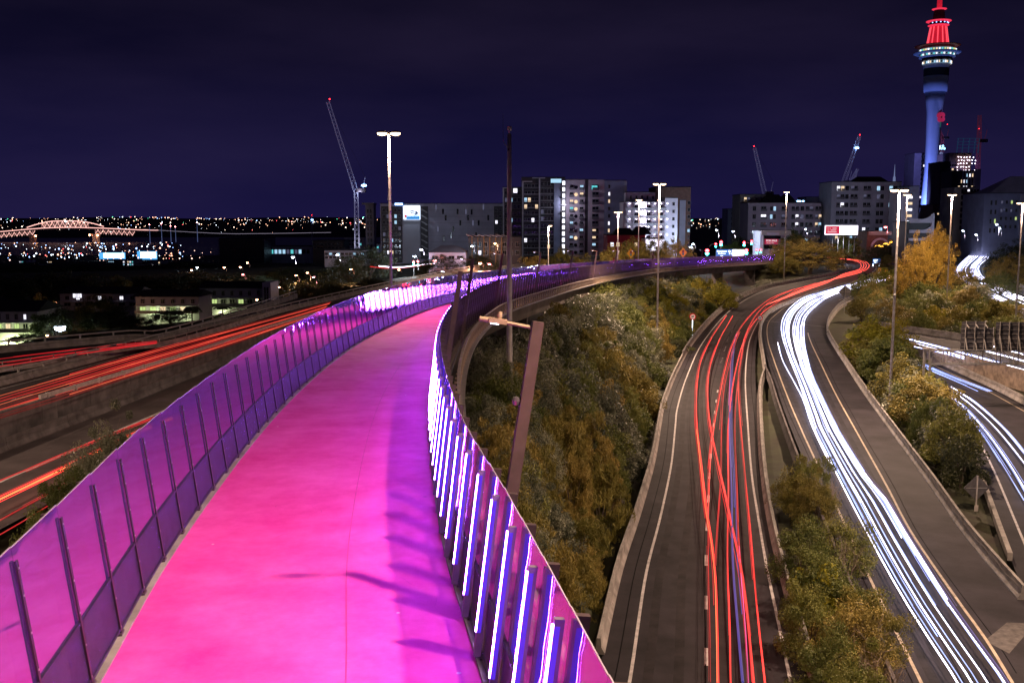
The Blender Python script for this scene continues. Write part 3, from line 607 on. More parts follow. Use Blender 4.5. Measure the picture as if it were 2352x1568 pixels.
# ------------------------------------------------------------------ light of the traffic: glowing strands at lamp height above the lanes
M_RED = glow('tail_light_red', (1.0, 0.035, 0.03), 2.2)
M_RED2 = glow('deep_tail_light_red', (0.9, 0.02, 0.03), 0.75)
M_ORG = glow('indicator_orange', (1.0, 0.20, 0.06), 2.6)
M_WHT = glow('headlight_white', (0.86, 0.82, 1.0), 6.0, False)
M_BLU = glow('headlight_blue_white', (0.35, 0.45, 1.0), 2.6)
M_PNK = glow('pink_marker_light', (1.0, 0.12, 0.45), 1.4)
def vary(m, lo=0.45, hi=1.5, sc=0.06):
    lk = m.node_tree.links; b = m.node_tree.nodes['Principled BSDF']; t = node(m, 'ShaderNodeTexCoord'); n = node(m, 'ShaderNodeTexNoise', Scale=sc, Detail=4.0); lk.new(t.outputs['Object'], n.inputs['Vector'])
    mr = node(m, 'ShaderNodeMapRange'); mr.inputs['From Min'].default_value = 0.3; mr.inputs['From Max'].default_value = 0.7; e = b.inputs['Emission Strength'].default_value; mr.inputs['To Min'].default_value = e*lo; mr.inputs['To Max'].default_value = e*hi
    lk.new(n.outputs['Fac'], mr.inputs[0]); lk.new(mr.outputs[0], b.inputs['Emission Strength'])
DIM = {M_RED.name: M_RED2, M_ORG.name: M_RED, M_WHT.name: M_BLU, M_PNK.name: M_RED2}
for m_ in (M_RED, M_RED2, M_ORG, M_WHT, M_BLU, M_PNK): vary(m_)
def strand(pts, m, r, label, group, step=4.0):
    p = spline(pts, step) if len(pts) < 60 else np.array(pts)
    q = p-p[0]; g = np.random.default_rng(len(label)*7+int(abs(p[0][0])*10)); mb_ = MB().tube(q, r*0.52, 4)
    for k in range(3 if r < 0.2 else 0):
        a = int(g.integers(0, max(1, len(q)//3))); b = int(len(q)-g.integers(0, max(1, len(q)//3)))
        if b-a > 3: mb_.tube(off(q, (g.random()*2-1)*r*2.6, (g.random()-0.5)*0.15)[a:b], r*0.24, 4, mi=1)
    o = mb_.obj('light_strand', [m, DIM.get(m.name, m)]); o.location = p[0]
    return tag(o, label, 'light strand', group)
G1 = 'red tail-light strands on the right-hand road'
def s1(pts, m, r, label, dz=0.75): strand([P(x, y, zprof(y, ZR1)+dz) for x, y in pts], m, r, label, G1)
s1([(1669,724),(1652,749),(1635,775),(1612,823),(1602,874),(1599.5,925),(1601,980),(1611,1062),(1622,1160),(1634,1235),(1643,1317),(1647,1430),(1649,1565),(1650,1640)], M_RED, 0.10, 'broad red strand farthest left on the right-hand road')
s1([(1683,725),(1670,748),(1655,775),(1635,826),(1626,874),(1626,925),(1632,980),(1649,1062),(1667,1141),(1682,1212),(1701,1299),(1716,1411),(1731,1565),(1738,1640)], M_RED, 0.10, 'broad red strand crossing over to the right lane')
s1([(1600,985),(1608,1060),(1620,1165),(1632,1235),(1641,1317),(1645,1430),(1647,1565)], M_ORG, 0.03, 'thin orange strand on the leftmost broad red one', 0.88)
s1([(1886,652),(1825,664),(1775,683),(1737,711),(1704,749),(1681,795),(1665,851),(1655,899),(1640,980),(1632,1051),(1628,1130),(1626,1212)], M_RED, 0.07, 'red strand that follows the lane dashes down the left lane')
s1([(1626,1212),(1627,1317),(1630,1440),(1632,1565)], M_RED2, 0.03, 'faint red strand beside the nearest lane dashes')
s1([(1874,650),(1833,664),(1790,691),(1754,716),(1721,755),(1704,795),(1693,836),(1683,887),(1673,980),(1673,1130),(1671,1280),(1676,1430),(1678,1565),(1680,1640)], M_RED, 0.07, 'straight red strand through the middle of the right lane')
s1([(1820,666),(1782,683),(1744,714),(1716,760),(1704,810),(1697,861),(1697,912),(1702,980),(1712,1092),(1724,1220),(1735,1355),(1746,1467),(1757,1565),(1765,1640)], M_RED, 0.075, 'rightmost bright red strand beside the right edge line')
s1([(1700,762),(1690,785),(1672,850),(1662,900),(1657,980),(1655,1092),(1646,1225),(1642,1300)], M_RED2, 0.07, 'dull red strand in the middle of the road')
s1([(1760,705),(1720,762),(1702,830),(1692,905),(1688,980),(1692,1092),(1697,1235),(1709,1355),(1720,1467),(1727,1565)], M_RED2, 0.05, 'dull red strand between the two bright ones of the right lane')
s1([(1697,1235),(1703,1330),(1712,1440),(1719,1565),(1722,1640)], M_PNK, 0.035, 'pink strand in the near right lane')
s1([(1693,762),(1681,810),(1676,874),(1674,930)], M_PNK, 0.05, 'pink strand on the bend of the right lane')
s1([(1690,772),(1681,815),(1677,874),(1675,980),(1680,1110),(1683,1280),(1694,1430),(1706,1565)], M_BLU if False else mat('dim_blue_strand', (0.02,0.02,0.03), 0.5, emit=(0.10, 0.10, 0.55), es=0.55, sample=False), 0.12, 'dim blue strand in the right lane')
for k, dx in enumerate((0, 9, 17, 26)):
    s1([(1760+dx,700-dx*0.35),(1815+dx,676-dx*0.25),(1876+dx,651-dx*0.12),(1936,636-dx*0.25),(1980-dx*0.3,624-dx*0.2),(1996-dx*0.7,612-dx*0.12),(1990-dx*0.7,602),(1970-dx*0.7,597),(1939-dx*0.6,594.0),(1900,591)], glow('bright_red_strand', (1.0, 0.10, 0.07), 3.2), 0.075, '%s bright red strand round the distant bend, counted from outside' % ords[k])
G2 = 'white headlight strands on the right-hand road'
LB = np.array([(2046,631),(1960,650),(1900,667),(1851,681),(1820,701),(1801,724),(1794,747),(1797,775),(1810,815),(1836,881),(1858,947),(1869,980),(1910,1065),(1955,1155),(2021,1280),(2090,1400),(2197,1565),(2240,1640)], float)
RB = np.array([(2046,640),(1960,664),(1910,679),(1874,704),(1852,728),(1847,750),(1847,775),(1852,810),(1866,861),(1889,912),(1916,968),(1931,998),(1990,1092),(2032,1141),(2081,1224),(2175,1374),(2313,1565),(2360,1640)], float)
def fam(u): return LB+(RB-LB)*np.asarray(u).reshape(-1, 1)
nn_ = len(LB)
for k, (u0, u1, a, b, m, r) in enumerate([(0,0.02,0,nn_,M_WHT,.085),(0.14,0.06,0,12,M_WHT,.07),(0.22,0.30,0,nn_-4,M_WHT,.08),(0.10,0.42,0,11,M_WHT,.07),(0.36,0.30,0,nn_,M_WHT,.085),(0.46,0.62,0,12,M_WHT,.08),(0.58,0.62,0,nn_,M_WHT,.075),(0.74,0.55,0,13,M_WHT,.07),(0.68,0.86,0,nn_-3,M_WHT,.075),(0.86,0.96,0,nn_,M_WHT,.085),(0.98,1.0,0,nn_-2,M_WHT,.07),(0.90,0.70,5,11,M_WHT,.05),(0.05,0.12,8,nn_,M_BLU,.05),(0.50,0.42,8,nn_,M_BLU,.05),(0.93,0.93,6,nn_,M_BLU,.055),(1.05,1.04,11,nn_,mat('dim_violet_strand', (0.02,0.02,0.03), 0.5, emit=(0.22, 0.16, 0.6), es=0.5, sample=False),.05)]):
    q = fam(np.linspace(u0, u1, nn_))[a:b]
    strand([P(x, y, zprof(y, ZR2)+0.65) for x, y in q], m, r, ('%s headlight strand on the white-trail road, counted from its inner side' % (ords+['seventeenth'])[k]), G2)
strand([P(x, y, -20.35) for x, y in [(1786,786),(1797,826),(1825,879),(1846,920),(1866,980),(1905,1062)]], M_WHT, 0.07, 'lone white strand that begins beside the inner edge line', G2)
G3 = 'red strands on the left-hand carriageway'
UB = np.array([(-40,917),(0,905),(160,859),(336,808),(500,764),(672,718),(760,694)], float); LWB = np.array([(-40,972),(0,959),(160,909),(336,852),(500,800),(640,753),(735,720)], float)
M_LR = glow('carriageway_red', (1.0, 0.045, 0.04), 0.9); M_LO = glow('carriageway_orange', (1.0, 0.16, 0.07), 1.1); M_LD = glow('carriageway_dull_red', (0.8, 0.03, 0.03), 0.30)
for m_ in (M_LR, M_LO, M_LD): vary(m_)
DIM.update({'carriageway_red': M_LD, 'carriageway_orange': M_LR})
cols_ = [M_RED, M_ORG, M_RED, M_RED2, M_RED, M_ORG, M_RED, M_RED2, M_RED, M_ORG, M_RED, M_RED2, M_ORG, M_RED2]
for k, u in enumerate([0.0, .08, .16, .24, .33, .42, .50, .56, .63, .70, .78, .86, .93, 1.0]):
    q = UB+(LWB-UB)*(u+0.03*math.sin(k*2.1)*np.linspace(-1, 1, 7)).reshape(-1, 1); a, b = (0, 7) if k % 3 else ((0, 5) if k % 2 else (2, 7))
    strand([P(x, y, -14.3) for x, y in q[a:b]], {M_RED: M_LR, M_ORG: M_LO, M_RED2: M_LD}[cols_[k]], 0.045 if k % 4 else 0.06, '%s red strand on the left-hand carriageway, counted from its far side' % ords[k], G3)
for k, (pts, m, r) in enumerate([([(-40,1120),(0,1104),(120,1052),(250,998),(369,952),(450,922)], M_RED2, .10), ([(-40,1165),(0,1146),(150,1074),(322,990),(400,958)], M_ORG, .11), ([(-40,1158),(0,1140),(150,1069),(322,986),(400,954)], M_RED, .08), ([(-40,1215),(0,1192),(120,1128),(260,1050),(330,1012)], M_RED2, .05), ([(-40,1250),(60,1192),(160,1130),(250,1078)], M_RED2, .04), ([(-30,1330),(30,1288),(110,1226),(170,1180)], M_RED2, .05)]):
    strand([P(x, y, -16.3) for x, y in pts], m, r, '%s red strand on the slip road below the left fence, counted from its far side' % ords[k], 'red strands on the left slip road')
for k, dy in enumerate((0, 9, 17)):
    strand([P(x, y+dy*(1-x/500), -13.8) for x, y in [(-60,832),(0,824),(130,808),(260,793),(360,783)]], M_RED2, 0.06, '%s faint red strand on the far-left ramp, counted from its far side' % ords[k], 'faint red strands on the far-left ramp')
G4 = 'white strands on the right-hand motorway'
for k, (pts, z, m, r) in enumerate([
    ([(2185,888),(2240,924),(2302,979),(2352,1038),(2400,1100)], -20.3, M_WHT, .10), ([(2190,899),(2236,934),(2290,986),(2352,1062),(2400,1130)], -20.3, M_WHT, .10),
    ([(2190,912),(2225,945),(2265,990),(2310,1052),(2352,1120),(2400,1210)], -20.3, M_WHT, .10), ([(2187,915),(2218,948),(2256,995),(2300,1062),(2352,1148)], -20.3, M_BLU, .08),
    ([(2080,815),(2133,842),(2190,866),(2274,898)], -20.3, M_BLU, .10), ([(2085,826),(2133,849),(2190,873),(2246,898)], -20.3, M_BLU, .07),
    ([(2040,765),(2088,779),(2150,795),(2216,812),(2300,835),(2420,868)], -18.9, M_WHT, .14), ([(2050,776),(2105,790),(2160,804),(2216,820)], -18.9, M_WHT, .14), ([(2100,796),(2160,809),(2216,824)], -18.9, M_WHT, .12),
    ([(2240,800),(2300,815),(2352,829),(2450,856)], -18.9, M_WHT, .14), ([(2260,790),(2310,803),(2352,814),(2450,842)], -18.9, M_WHT, .12)]):
    strand([P(x, y, z) for x, y in pts], m, r, '%s white strand of the right-hand motorway lanes near the sign gantry' % ords[k], G4)
c5a, c5b = resample(r5l, 24), resample(r5r, 24)
for k, u in enumerate([.06, .14, .21, .30, .38, .55, .62, .70, .80, .90]):
    q = c5a+(c5b-c5a)*(u+0.03*np.sin(np.linspace(0, 5, 24)+k)).reshape(-1, 1); q[:, 2] += 0.65
    strand(q[(0 if k % 2 else 3):], M_WHT, 0.16, '%s white strand on the distant motorway bend, counted from left' % ords[k], 'white strands on the distant motorway')
# ------------------------------------------------------------------ vegetation
def leaf_mat(name, c, c2, rough=0.55):
    m = bpy.data.materials.new(name); m.use_nodes = True; lk = m.node_tree.links; b = m.node_tree.nodes['Principled BSDF']
    t = node(m, 'ShaderNodeTexCoord'); n1 = node(m, 'ShaderNodeTexNoise', Scale=1.1, Detail=3.0); lk.new(t.outputs['Object'], n1.inputs['Vector'])
    r = node(m, 'ShaderNodeValToRGB'); lk.new(n1.outputs['Fac'], r.inputs[0])
    r.color_ramp.elements[0].position = 0.35; r.color_ramp.elements[0].color = (*c, 1); r.color_ramp.elements[1].position = 0.65; r.color_ramp.elements[1].color = (*c2, 1)
    oi = node(m, 'ShaderNodeObjectInfo'); mr = node(m, 'ShaderNodeMapRange'); lk.new(oi.outputs['Random'], mr.inputs[0]); mr.inputs['To Min'].default_value = 0.65; mr.inputs['To Max'].default_value = 1.4
    mh = node(m, 'ShaderNodeMapRange'); lk.new(oi.outputs['Random'], mh.inputs[0]); mh.inputs['To Min'].default_value = 0.53; mh.inputs['To Max'].default_value = 0.488
    h = node(m, 'ShaderNodeHueSaturation'); lk.new(r.outputs[0], h.inputs['Color']); lk.new(mr.outputs[0], h.inputs['Value']); lk.new(mh.outputs[0], h.inputs['Hue'])
    lk.new(h.outputs[0], b.inputs['Base Color']); b.inputs['Roughness'].default_value = rough; b.inputs['Specular IOR Level'].default_value = 0.35
    tl = node(m, 'ShaderNodeBsdfTranslucent'); lk.new(h.outputs[0], tl.inputs[0]); ms = node(m, 'ShaderNodeMixShader'); ms.inputs[0].default_value = 0.25
    lk.new(b.outputs[0], ms.inputs[1]); lk.new(tl.outputs[0], ms.inputs[2]); lk.new(ms.outputs[0], m.node_tree.nodes['Material Output'].inputs['Surface'])
    return m
LM = {'olive': leaf_mat('olive_leaf', (0.10, 0.12, 0.026), (0.21, 0.21, 0.055)), 'grey': leaf_mat('grey_green_leaf', (0.11, 0.125, 0.08), (0.25, 0.25, 0.17), 0.4),
      'tawny': leaf_mat('tawny_leaf', (0.155, 0.13, 0.03), (0.30, 0.235, 0.06)), 'yellow': leaf_mat('yellow_green_leaf', (0.17, 0.16, 0.012), (0.30, 0.26, 0.025)),
      'dark': leaf_mat('dark_leaf', (0.030, 0.038, 0.016), (0.065, 0.070, 0.030)), 'gold': leaf_mat('gold_lit_leaf', (0.26, 0.18, 0.025), (0.42, 0.29, 0.05))}  # gold: sodium lamp light put into the colour of green leaves
M_BARK = mat('bark', (0.085, 0.062, 0.048), 0.9, var=0.4, scale=4, bump=0.5)
M_DRY = mat('dry_branch', (0.30, 0.23, 0.17), 0.9, var=0.3, scale=4)
def leaves(cen, rad, n, size, aspect, seed, droop=0.0, shell=0.55, flat=0.6):
    g = np.random.default_rng(seed); k = g.integers(0, len(cen), n); d = g.normal(size=(n, 3)); d /= np.linalg.norm(d, axis=1)[:, None]
    rr = shell+(1-shell)*g.random(n)**0.6
    c = cen[k]+d*(rad[k]*rr)[:, None]*np.array([1, 1, 0.85])
    nor = d*flat+g.normal(size=(n, 3))*0.55+np.array([0, 0, 0.35]); nor /= np.linalg.norm(nor, axis=1)[:, None]
    a = np.cross(nor, g.normal(size=(n, 3))); a[:, 2] -= droop; a /= np.linalg.norm(a, axis=1)[:, None]; b = np.cross(nor, a); b /= np.linalg.norm(b, axis=1)[:, None]
    s = size*(0.6+0.8*g.random(n))[:, None]
    v = np.stack([c-a*s*0.5, c+b*s*aspect*0.5+nor*s*0.06, c+a*s*0.5-nor*s*0.08, c-b*s*aspect*0.5+nor*s*0.06], 1).reshape(-1, 3)
    return v
def leaf_mesh(name, v, m):
    n = len(v)//4; me = bpy.data.meshes.new(name); me.vertices.add(len(v)); me.vertices.foreach_set('co', v.ravel()); me.loops.add(len(v)); me.loops.foreach_set('vertex_index', np.arange(len(v), dtype=np.int32))
    me.polygons.add(n); me.polygons.foreach_set('loop_start', np.arange(0, len(v), 4, dtype=np.int32)); me.polygons.foreach_set('loop_total', np.full(n, 4, dtype=np.int32)); me.update(); me.materials.append(m); return me
def dome(n, seed, rx, h, low=0.05, r0=0.5, r1=0.9, inner=0.35):
    g = np.random.default_rng(seed); a = g.random(n)*2*np.pi; z = low+(1-low)*g.random(n); rr = np.sqrt(np.clip(1-(np.clip(z-0.35, 0, 1)/0.65)**2, 0.02, 1))*(1-inner*g.random(n))
    c = np.stack([np.cos(a)*rr*rx, np.sin(a)*rr*rx, z*h], 1)*(1+0.12*g.normal(size=(n, 1))); return c, r0+(r1-r0)*g.random(n)
KIND = {}
def stems(h, n, seed, spread=0.6, r=0.05):
    g = np.random.default_rng(seed+50); m = MB()
    for i in range(n):
        a = g.random()*6.28; s = spread*(0.3+g.random()); m.tube([(0,0,-0.4),(0.3*s*math.cos(a),0.3*s*math.sin(a),0.35*h),(s*math.cos(a+.3),s*math.sin(a+.3),0.8*h)], [r, r*0.7, r*0.25], 5)
    return m.mesh('stem', M_BARK)
def defkind(key, variants): KIND[key] = variants
NL = 5200
for col in ('olive', 'grey', 'tawny', 'dark', 'yellow'):
    vs = []
    for s in range(2):
        c, r = dome(46, 11+s*7, 1.75, 2.9, 0.0, 0.42, 0.8); vs.append((leaf_mesh('crown', leaves(c, r, NL, 0.20, 0.5, s+3), LM[col]), stems(2.9, 5, s), 2.2, 3.5))
    defkind('shrub_'+col, vs)
for col in ('olive', 'grey', 'tawny'):
    vs = []
    for s in range(2):
        c, r = dome(70, 15+s*7, 1.75, 2.9, 0.0, 0.28, 0.62, 0.4); vs.append((leaf_mesh('crown', leaves(c, r, 15000, 0.105, 0.5, s+3, shell=0.35), LM[col]), stems(2.9, 6, s), 2.2, 3.5))
    defkind('fine_'+col, vs)
for col in ('tawny', 'olive'):
    vs = []
    for s in range(2):
        c, r = dome(60, 31+s*7, 1.9, 3.6, 0.05, 0.3, 0.6); vs.append((leaf_mesh('crown', leaves(c, r, 6500, 0.30, 0.16, s+23, droop=1.1, shell=0.3), LM[col]), stems(3.4, 4, s+3), 2.4, 4.0))
    defkind('feather_'+col, vs)
for col in ('olive', 'dark', 'yellow', 'gold', 'tawny'):
    vs = []
    for s in range(2):
        c, r = dome(120, 61+s*7, 3.1, 5.6, 0.22, 0.45, 0.85, 0.22); c[:, 2] += 0.5
        tm = MB(); g = np.random.default_rng(s); tm.tube([(0,0,-0.6),(0.05,0,1.2),(0.1,0.1,2.4)], [0.28, 0.22, 0.16], 8)
        for i in range(9):
            a = i*0.7; tm.tube([(0.05,0,1.0+0.1*i),(0.9*math.cos(a),0.9*math.sin(a),2.4+0.15*i),(2.1*math.cos(a+.2),2.1*math.sin(a+.2),3.6+0.15*i)], [0.12, 0.08, 0.03], 5)
        vs.append((leaf_mesh('crown', leaves(c, r, 11000, 0.24, 0.55, s+43, shell=0.7), LM[col]), tm.mesh('trunk', M_BARK), 3.5, 6.5))
    defkind('round_'+col, vs)
for col in ('tawny', 'dark', 'gold', 'olive'):
    c, r = dome(330, 161, 3.05, 5.5, 0.12, 0.26, 0.50, 0.16); c[:, 2] += 0.5
    tm = MB(); tm.tube([(0,0,-0.6),(0.05,0,1.0),(0.1,0.1,2.2)], [0.26, 0.2, 0.14], 8)
    for i in range(9):
        a = i*0.7; tm.tube([(0.05,0,0.8+0.1*i),(0.9*math.cos(a),0.9*math.sin(a),2.2+0.15*i),(2.2*math.cos(a+.2),2.2*math.sin(a+.2),3.4+0.15*i)], [0.11, 0.07, 0.03], 5)
    defkind('big_'+col, [(leaf_mesh('crown', leaves(c, r, 26000, 0.125, 0.55, 143, shell=0.75), LM[col]), tm.mesh('trunk', M_BARK), 3.45, 6.4)])
def rosette(m, c, n, L_, g, w=0.06):
    for i in range(n):
        a = g.random()*6.28; el = -0.5+1.9*g.random(); d = np.array([math.cos(a)*math.cos(el), math.sin(a)*math.cos(el), math.sin(el)]); s = np.array([-math.sin(a), math.cos(a), 0])*w
        p1 = c+d*L_*0.6; p2 = c+d*L_+np.array([0,0,-0.25*L_]); m.add([c-s*.4, c+s*.4, p1+s, p1-s, p2], [(0,1,2,3),(3,2,4)])
vs = []
for s in range(2):
    g = np.random.default_rng(s+90); cr_ = MB(); tr_ = MB(); tr_.tube([(0,0,-0.5),(0.1,0,1.6),(0.1,0.1,2.6)], [0.13,0.10,0.08], 6)
    for i in range(4):
        a = i*1.6+s; e_ = np.array([0.6*math.cos(a), 0.6*math.sin(a), 3.3+0.3*g.random()]); tr_.tube([(0.1,0.1,2.5),tuple(e_)], [0.07,0.05], 5); rosette(cr_, e_, 70, 0.9, g, 0.035)
    vs.append((cr_.mesh('crown', LM['olive']), tr_.mesh('trunk', M_DRY), 1.4, 4.3))
defkind('cabbage', vs)
vs = []
for s in range(2):
    g = np.random.default_rng(s+95); cr_ = MB()
    rosette(cr_, np.array([0,0,0.05]), 110, 1.5, g, 0.05); vs.append((cr_.mesh('crown', LM['olive']), None, 1.3, 1.5))
defkind('flax', vs)
vs = []
def twig(m, p, d, L_, r, g, depth):
    q = p+d*L_; m.tube([p, (p+q)/2+g.normal(size=3)*L_*0.06, q], [r, r*0.8, r*0.55], 5)
    if depth:
        for i in range(3):
            e_ = d+g.normal(size=3)*0.55; e_ /= np.linalg.norm(e_); twig(m, p+d*L_*(0.55+0.45*g.random()), e_, L_*0.65, r*0.5, g, depth-1)
for s in range(2):
    g = np.random.default_rng(s+97); m_ = MB()
    for i in range(3): twig(m_, np.zeros(3), np.array([0.35*math.cos(i*2.1), 0.35*math.sin(i*2.1), 1.0]), 1.3, 0.045, g, 3)
    vs.append((m_.mesh('branch', M_DRY), None, 1.5, 3.2))
defkind('bare', vs)
vs = []
for s in range(1):
    g = np.random.default_rng(s+99); cr_ = MB(); tr_ = MB(); tr_.tube([(0,0,-0.5),(0.1,0,3),(0.05,0.1,6.5)], [0.2,0.15,0.12], 7)
    for i in range(16):
        a = i*2.4; cv = [np.array([0.05+math.cos(a)*q*2.0, 0.1+math.sin(a)*q*2.0, 6.5+1.1*math.sin(q*2.6)-q*q*0.9]) for q in np.linspace(0, 1, 6)]
        for k in range(5):
            d = cv[k+1]-cv[k]; s_ = np.array([-math.sin(a), math.cos(a), -0.5])*0.35; s2 = np.array([math.sin(a), -math.cos(a), -0.5])*0.35
            for sd in (s_, s2): cr_.add([cv[k], cv[k+1], cv[k+1]+sd, cv[k]+sd], [(0,1,2,3)])
    vs.append((cr_.mesh('crown', LM['dark']), tr_.mesh('trunk', M_BARK), 2.2, 8.0))
defkind('palm', vs)
VEG = {}
def plant(kind, x, y, h, w, label, group, z=None, name=None, tilt=0.0):
    v = KIND[kind][int(rng.integers(0, len(KIND[kind])))]; z = gz(x, y) if z is None else z
    if kind.split('_')[0] in ('shrub', 'fine', 'feather', 'round'): w = max(w, h/v[3]*2*v[2]/1.4)
    nm = name or {'shrub': 'shrub', 'fine': 'shrub', 'feather': 'feathery_tree', 'round': 'tree', 'big': 'tree', 'cabbage': 'cabbage_tree', 'flax': 'flax_plant', 'bare': 'bare_shrub', 'palm': 'palm_tree'}[kind.split('_')[0]]
    t = thing(nm, label, 'tree' if ('tree' in nm) else 'plant', (x, y, z), group, rng.random()*6.28)
    t.scale = (w/2/v[2], w/2/v[2], h/v[3]); link('branch' if kind == 'bare' else 'crown', v[0], t)
    if v[1] is not None: link('trunk' if nm in ('tree', 'cabbage_tree', 'palm_tree') else 'stem', v[1], t)
    return t
def plant_px(kind, px, ytop, Y, wpx, label, group=None, **k):
    p = D(px, ytop, Y); w = wpx*Y/FPX; g_ = gz(p[0], p[1]); h = max(p[2]-g_, 1.2)
    return plant(kind, p[0], p[1], h, w, label, group, z=g_-0.1, **k)
# slope between viaduct and red-trail road
r1b = off(r1l, -3.0)
placed = []
slope_kinds = ['shrub_olive','shrub_olive','shrub_grey','shrub_grey','shrub_tawny','feather_tawny','feather_olive','shrub_dark','round_olive','shrub_olive','cabbage']
def kname(k): return {'shrub_olive':'olive-green shrub','shrub_grey':'grey-green shrub','shrub_tawny':'tawny brown-green shrub','feather_tawny':'feathery tawny tree','feather_olive':'feathery olive tree','shrub_dark':'dark green shrub','round_olive':'billowy olive tree','cabbage':'cabbage tree with spiky heads','round_tawny':'billowy brownish tree','shrub_yellow':'yellow-green shrub','round_yellow':'billowy yellow-green tree','round_dark':'dark billowy tree','flax':'flax plant with long blades','round_gold':'gold-lit tree','bare':'bare pale-branched shrub','fine_olive':'fine-leaved olive shrub','fine_grey':'fine-leaved grey-green shrub','fine_tawny':'fine-leaved tawny shrub','palm':'dark palm'}[k]
Y = 20.0
while Y < 262:
    xl = path_at(Y)[0]+HW+1.9; j = r1b[:, 1]; near = np.argsort(abs(j-Y))[:1]; xr = float(r1b[near[0], 0])-0.6
    if Y < 47: xr = min(xr, 1.0)
    step = 2.3 if Y < 90 else 3.3
    x = xl+rng.random()*1.2
    while x < xr:
        big = Y > 110
        kd = slope_kinds[int(rng.integers(0, len(slope_kinds)))]
        if kd == 'cabbage' and rng.random() < 0.6: kd = 'shrub_olive'
        if 46 < Y < 75 and x > xr-5: kd = 'feather_tawny'
        if Y > 170 and rng.random() < 0.25: kd = 'round_yellow'
        if x < xl+3.5 and Y > 30 and rng.random() < 0.6: kd = 'shrub_grey'
        if Y < 75 and kd.startswith(('shrub_', 'round_')): kd = {'olive': 'fine_olive', 'grey': 'fine_grey', 'tawny': 'fine_tawny', 'dark': 'fine_olive', 'yellow': 'fine_tawny'}[kd.split('_')[1]]
        g_ = gz(x, Y); edge = (xr-x) < 2.5
        pz = path_at(Y)[2]; ty = (x-xl)/max(xr-xl, 1)
        top = (pz-0.5)*(1-ty)+(-16.2)*ty-rng.random()*1.8
        if ty < 0.2: top = min(top, pz-0.6)
        h = min(max(top-g_, 2.4), 8.5)*(0.75 if edge and kd != 'feather_tawny' else 1); w = (3.6+1.7*rng.random())*(1.25 if big else 1.0)
        if Y < 62: h = min(h, 3.2+1.3*rng.random()); w = min(w, 4.4)
        yy = Y+(rng.random()-0.5)*2.0
        lpn = ords[int(np.argmin(abs(np.array([14.6,36.8,58.5,82,106,131,156,181,206,231,257])-Y)))]; lat = 'against the railing' if ty < 0.33 else 'at mid-slope' if ty < 0.67 else 'by the road barrier'
        plant(kd, x, yy, h, w, '%s %s, level with the %s leaning lamp post' % (kname(kd), lat, lpn), '%s %s near lamp post %s' % (kd.replace('_', ' '), lat, lpn), z=g_-0.2)
        x += step*(0.8+0.5*rng.random())
    Y += step*0.95
for k, Y in enumerate(np.arange(27, 215, 2.7)):
    q = path_at(Y); i = int(np.argmin(abs(PC[:, 1]-Y))); n_ = right(PC[max(0,i-3):i+4])[3]; x, y = q[0]+n_[0]*(HW+2.9+rng.random()*0.7), q[1]+n_[1]*(HW+2.9); g_ = gz(x, y); kd = (['shrub_grey','shrub_olive','shrub_grey','shrub_dark'] if Y > 75 else ['fine_grey','fine_olive','fine_grey','fine_tawny'])[k % 4]; top = q[2]-0.15-0.9*rng.random()
    lpn = ords[int(np.argmin(abs(np.array([14.6,36.8,58.5,82,106,131,156,181,206,231,257])-Y)))]
    plant(kd, x, y, min(top-g_, 4.6), 3.6+rng.random(), '%s brushing the railing from outside, near the %s leaning lamp post' % (kname(kd), lpn), '%s brushing the railing, post %s' % (kd.replace('_', ' '), lpn), z=g_-0.2)
S = 'planted median between the red and the white trails'
for k, (kd, px, yt, YY, w) in enumerate([('shrub_tawny',1838,1062,84,120),('shrub_tawny',1880,1085,80,120),('feather_olive',1870,1040,82,130),('bare',1905,1060,79,110),('round_olive',1850,1180,70,160),('round_olive',1935,1178,68,160),('shrub_olive',1880,1255,63,150),('round_olive',1915,1270,60,200),('shrub_olive',1870,1330,58,150),('shrub_tawny',2010,1340,56,140),('bare',1950,1190,62,90),('round_tawny',1960,1360,55,200),('bare',2000,1370,53,150),('shrub_olive',1915,1430,52,170),('shrub_yellow',1880,1290,57,90),('bare',2040,1450,50,150),('shrub_olive',1990,1490,49,190),('bare',1960,1440,50,140),('shrub_olive',1935,1540,46,200),('shrub_tawny',2040,1560,45,150)]):
    kd = {'round_olive': 'fine_olive', 'shrub_olive': 'fine_olive', 'shrub_tawny': 'fine_tawny', 'round_tawny': 'fine_tawny'}.get(kd, kd)
    d_ = ray(px, yt); YY = min(YY, (17.6-0.9*rng.random())/(-d_[2]/d_[1]))
    plant_px(kd, px, yt, YY, w*1.15, '%s in the planted median, %s from its far end' % (kname(kd), (ords+['seventeenth','eighteenth','nineteenth','twentieth'])[k]), S)
S = 'bushes between the white trails and right-hand slip road'
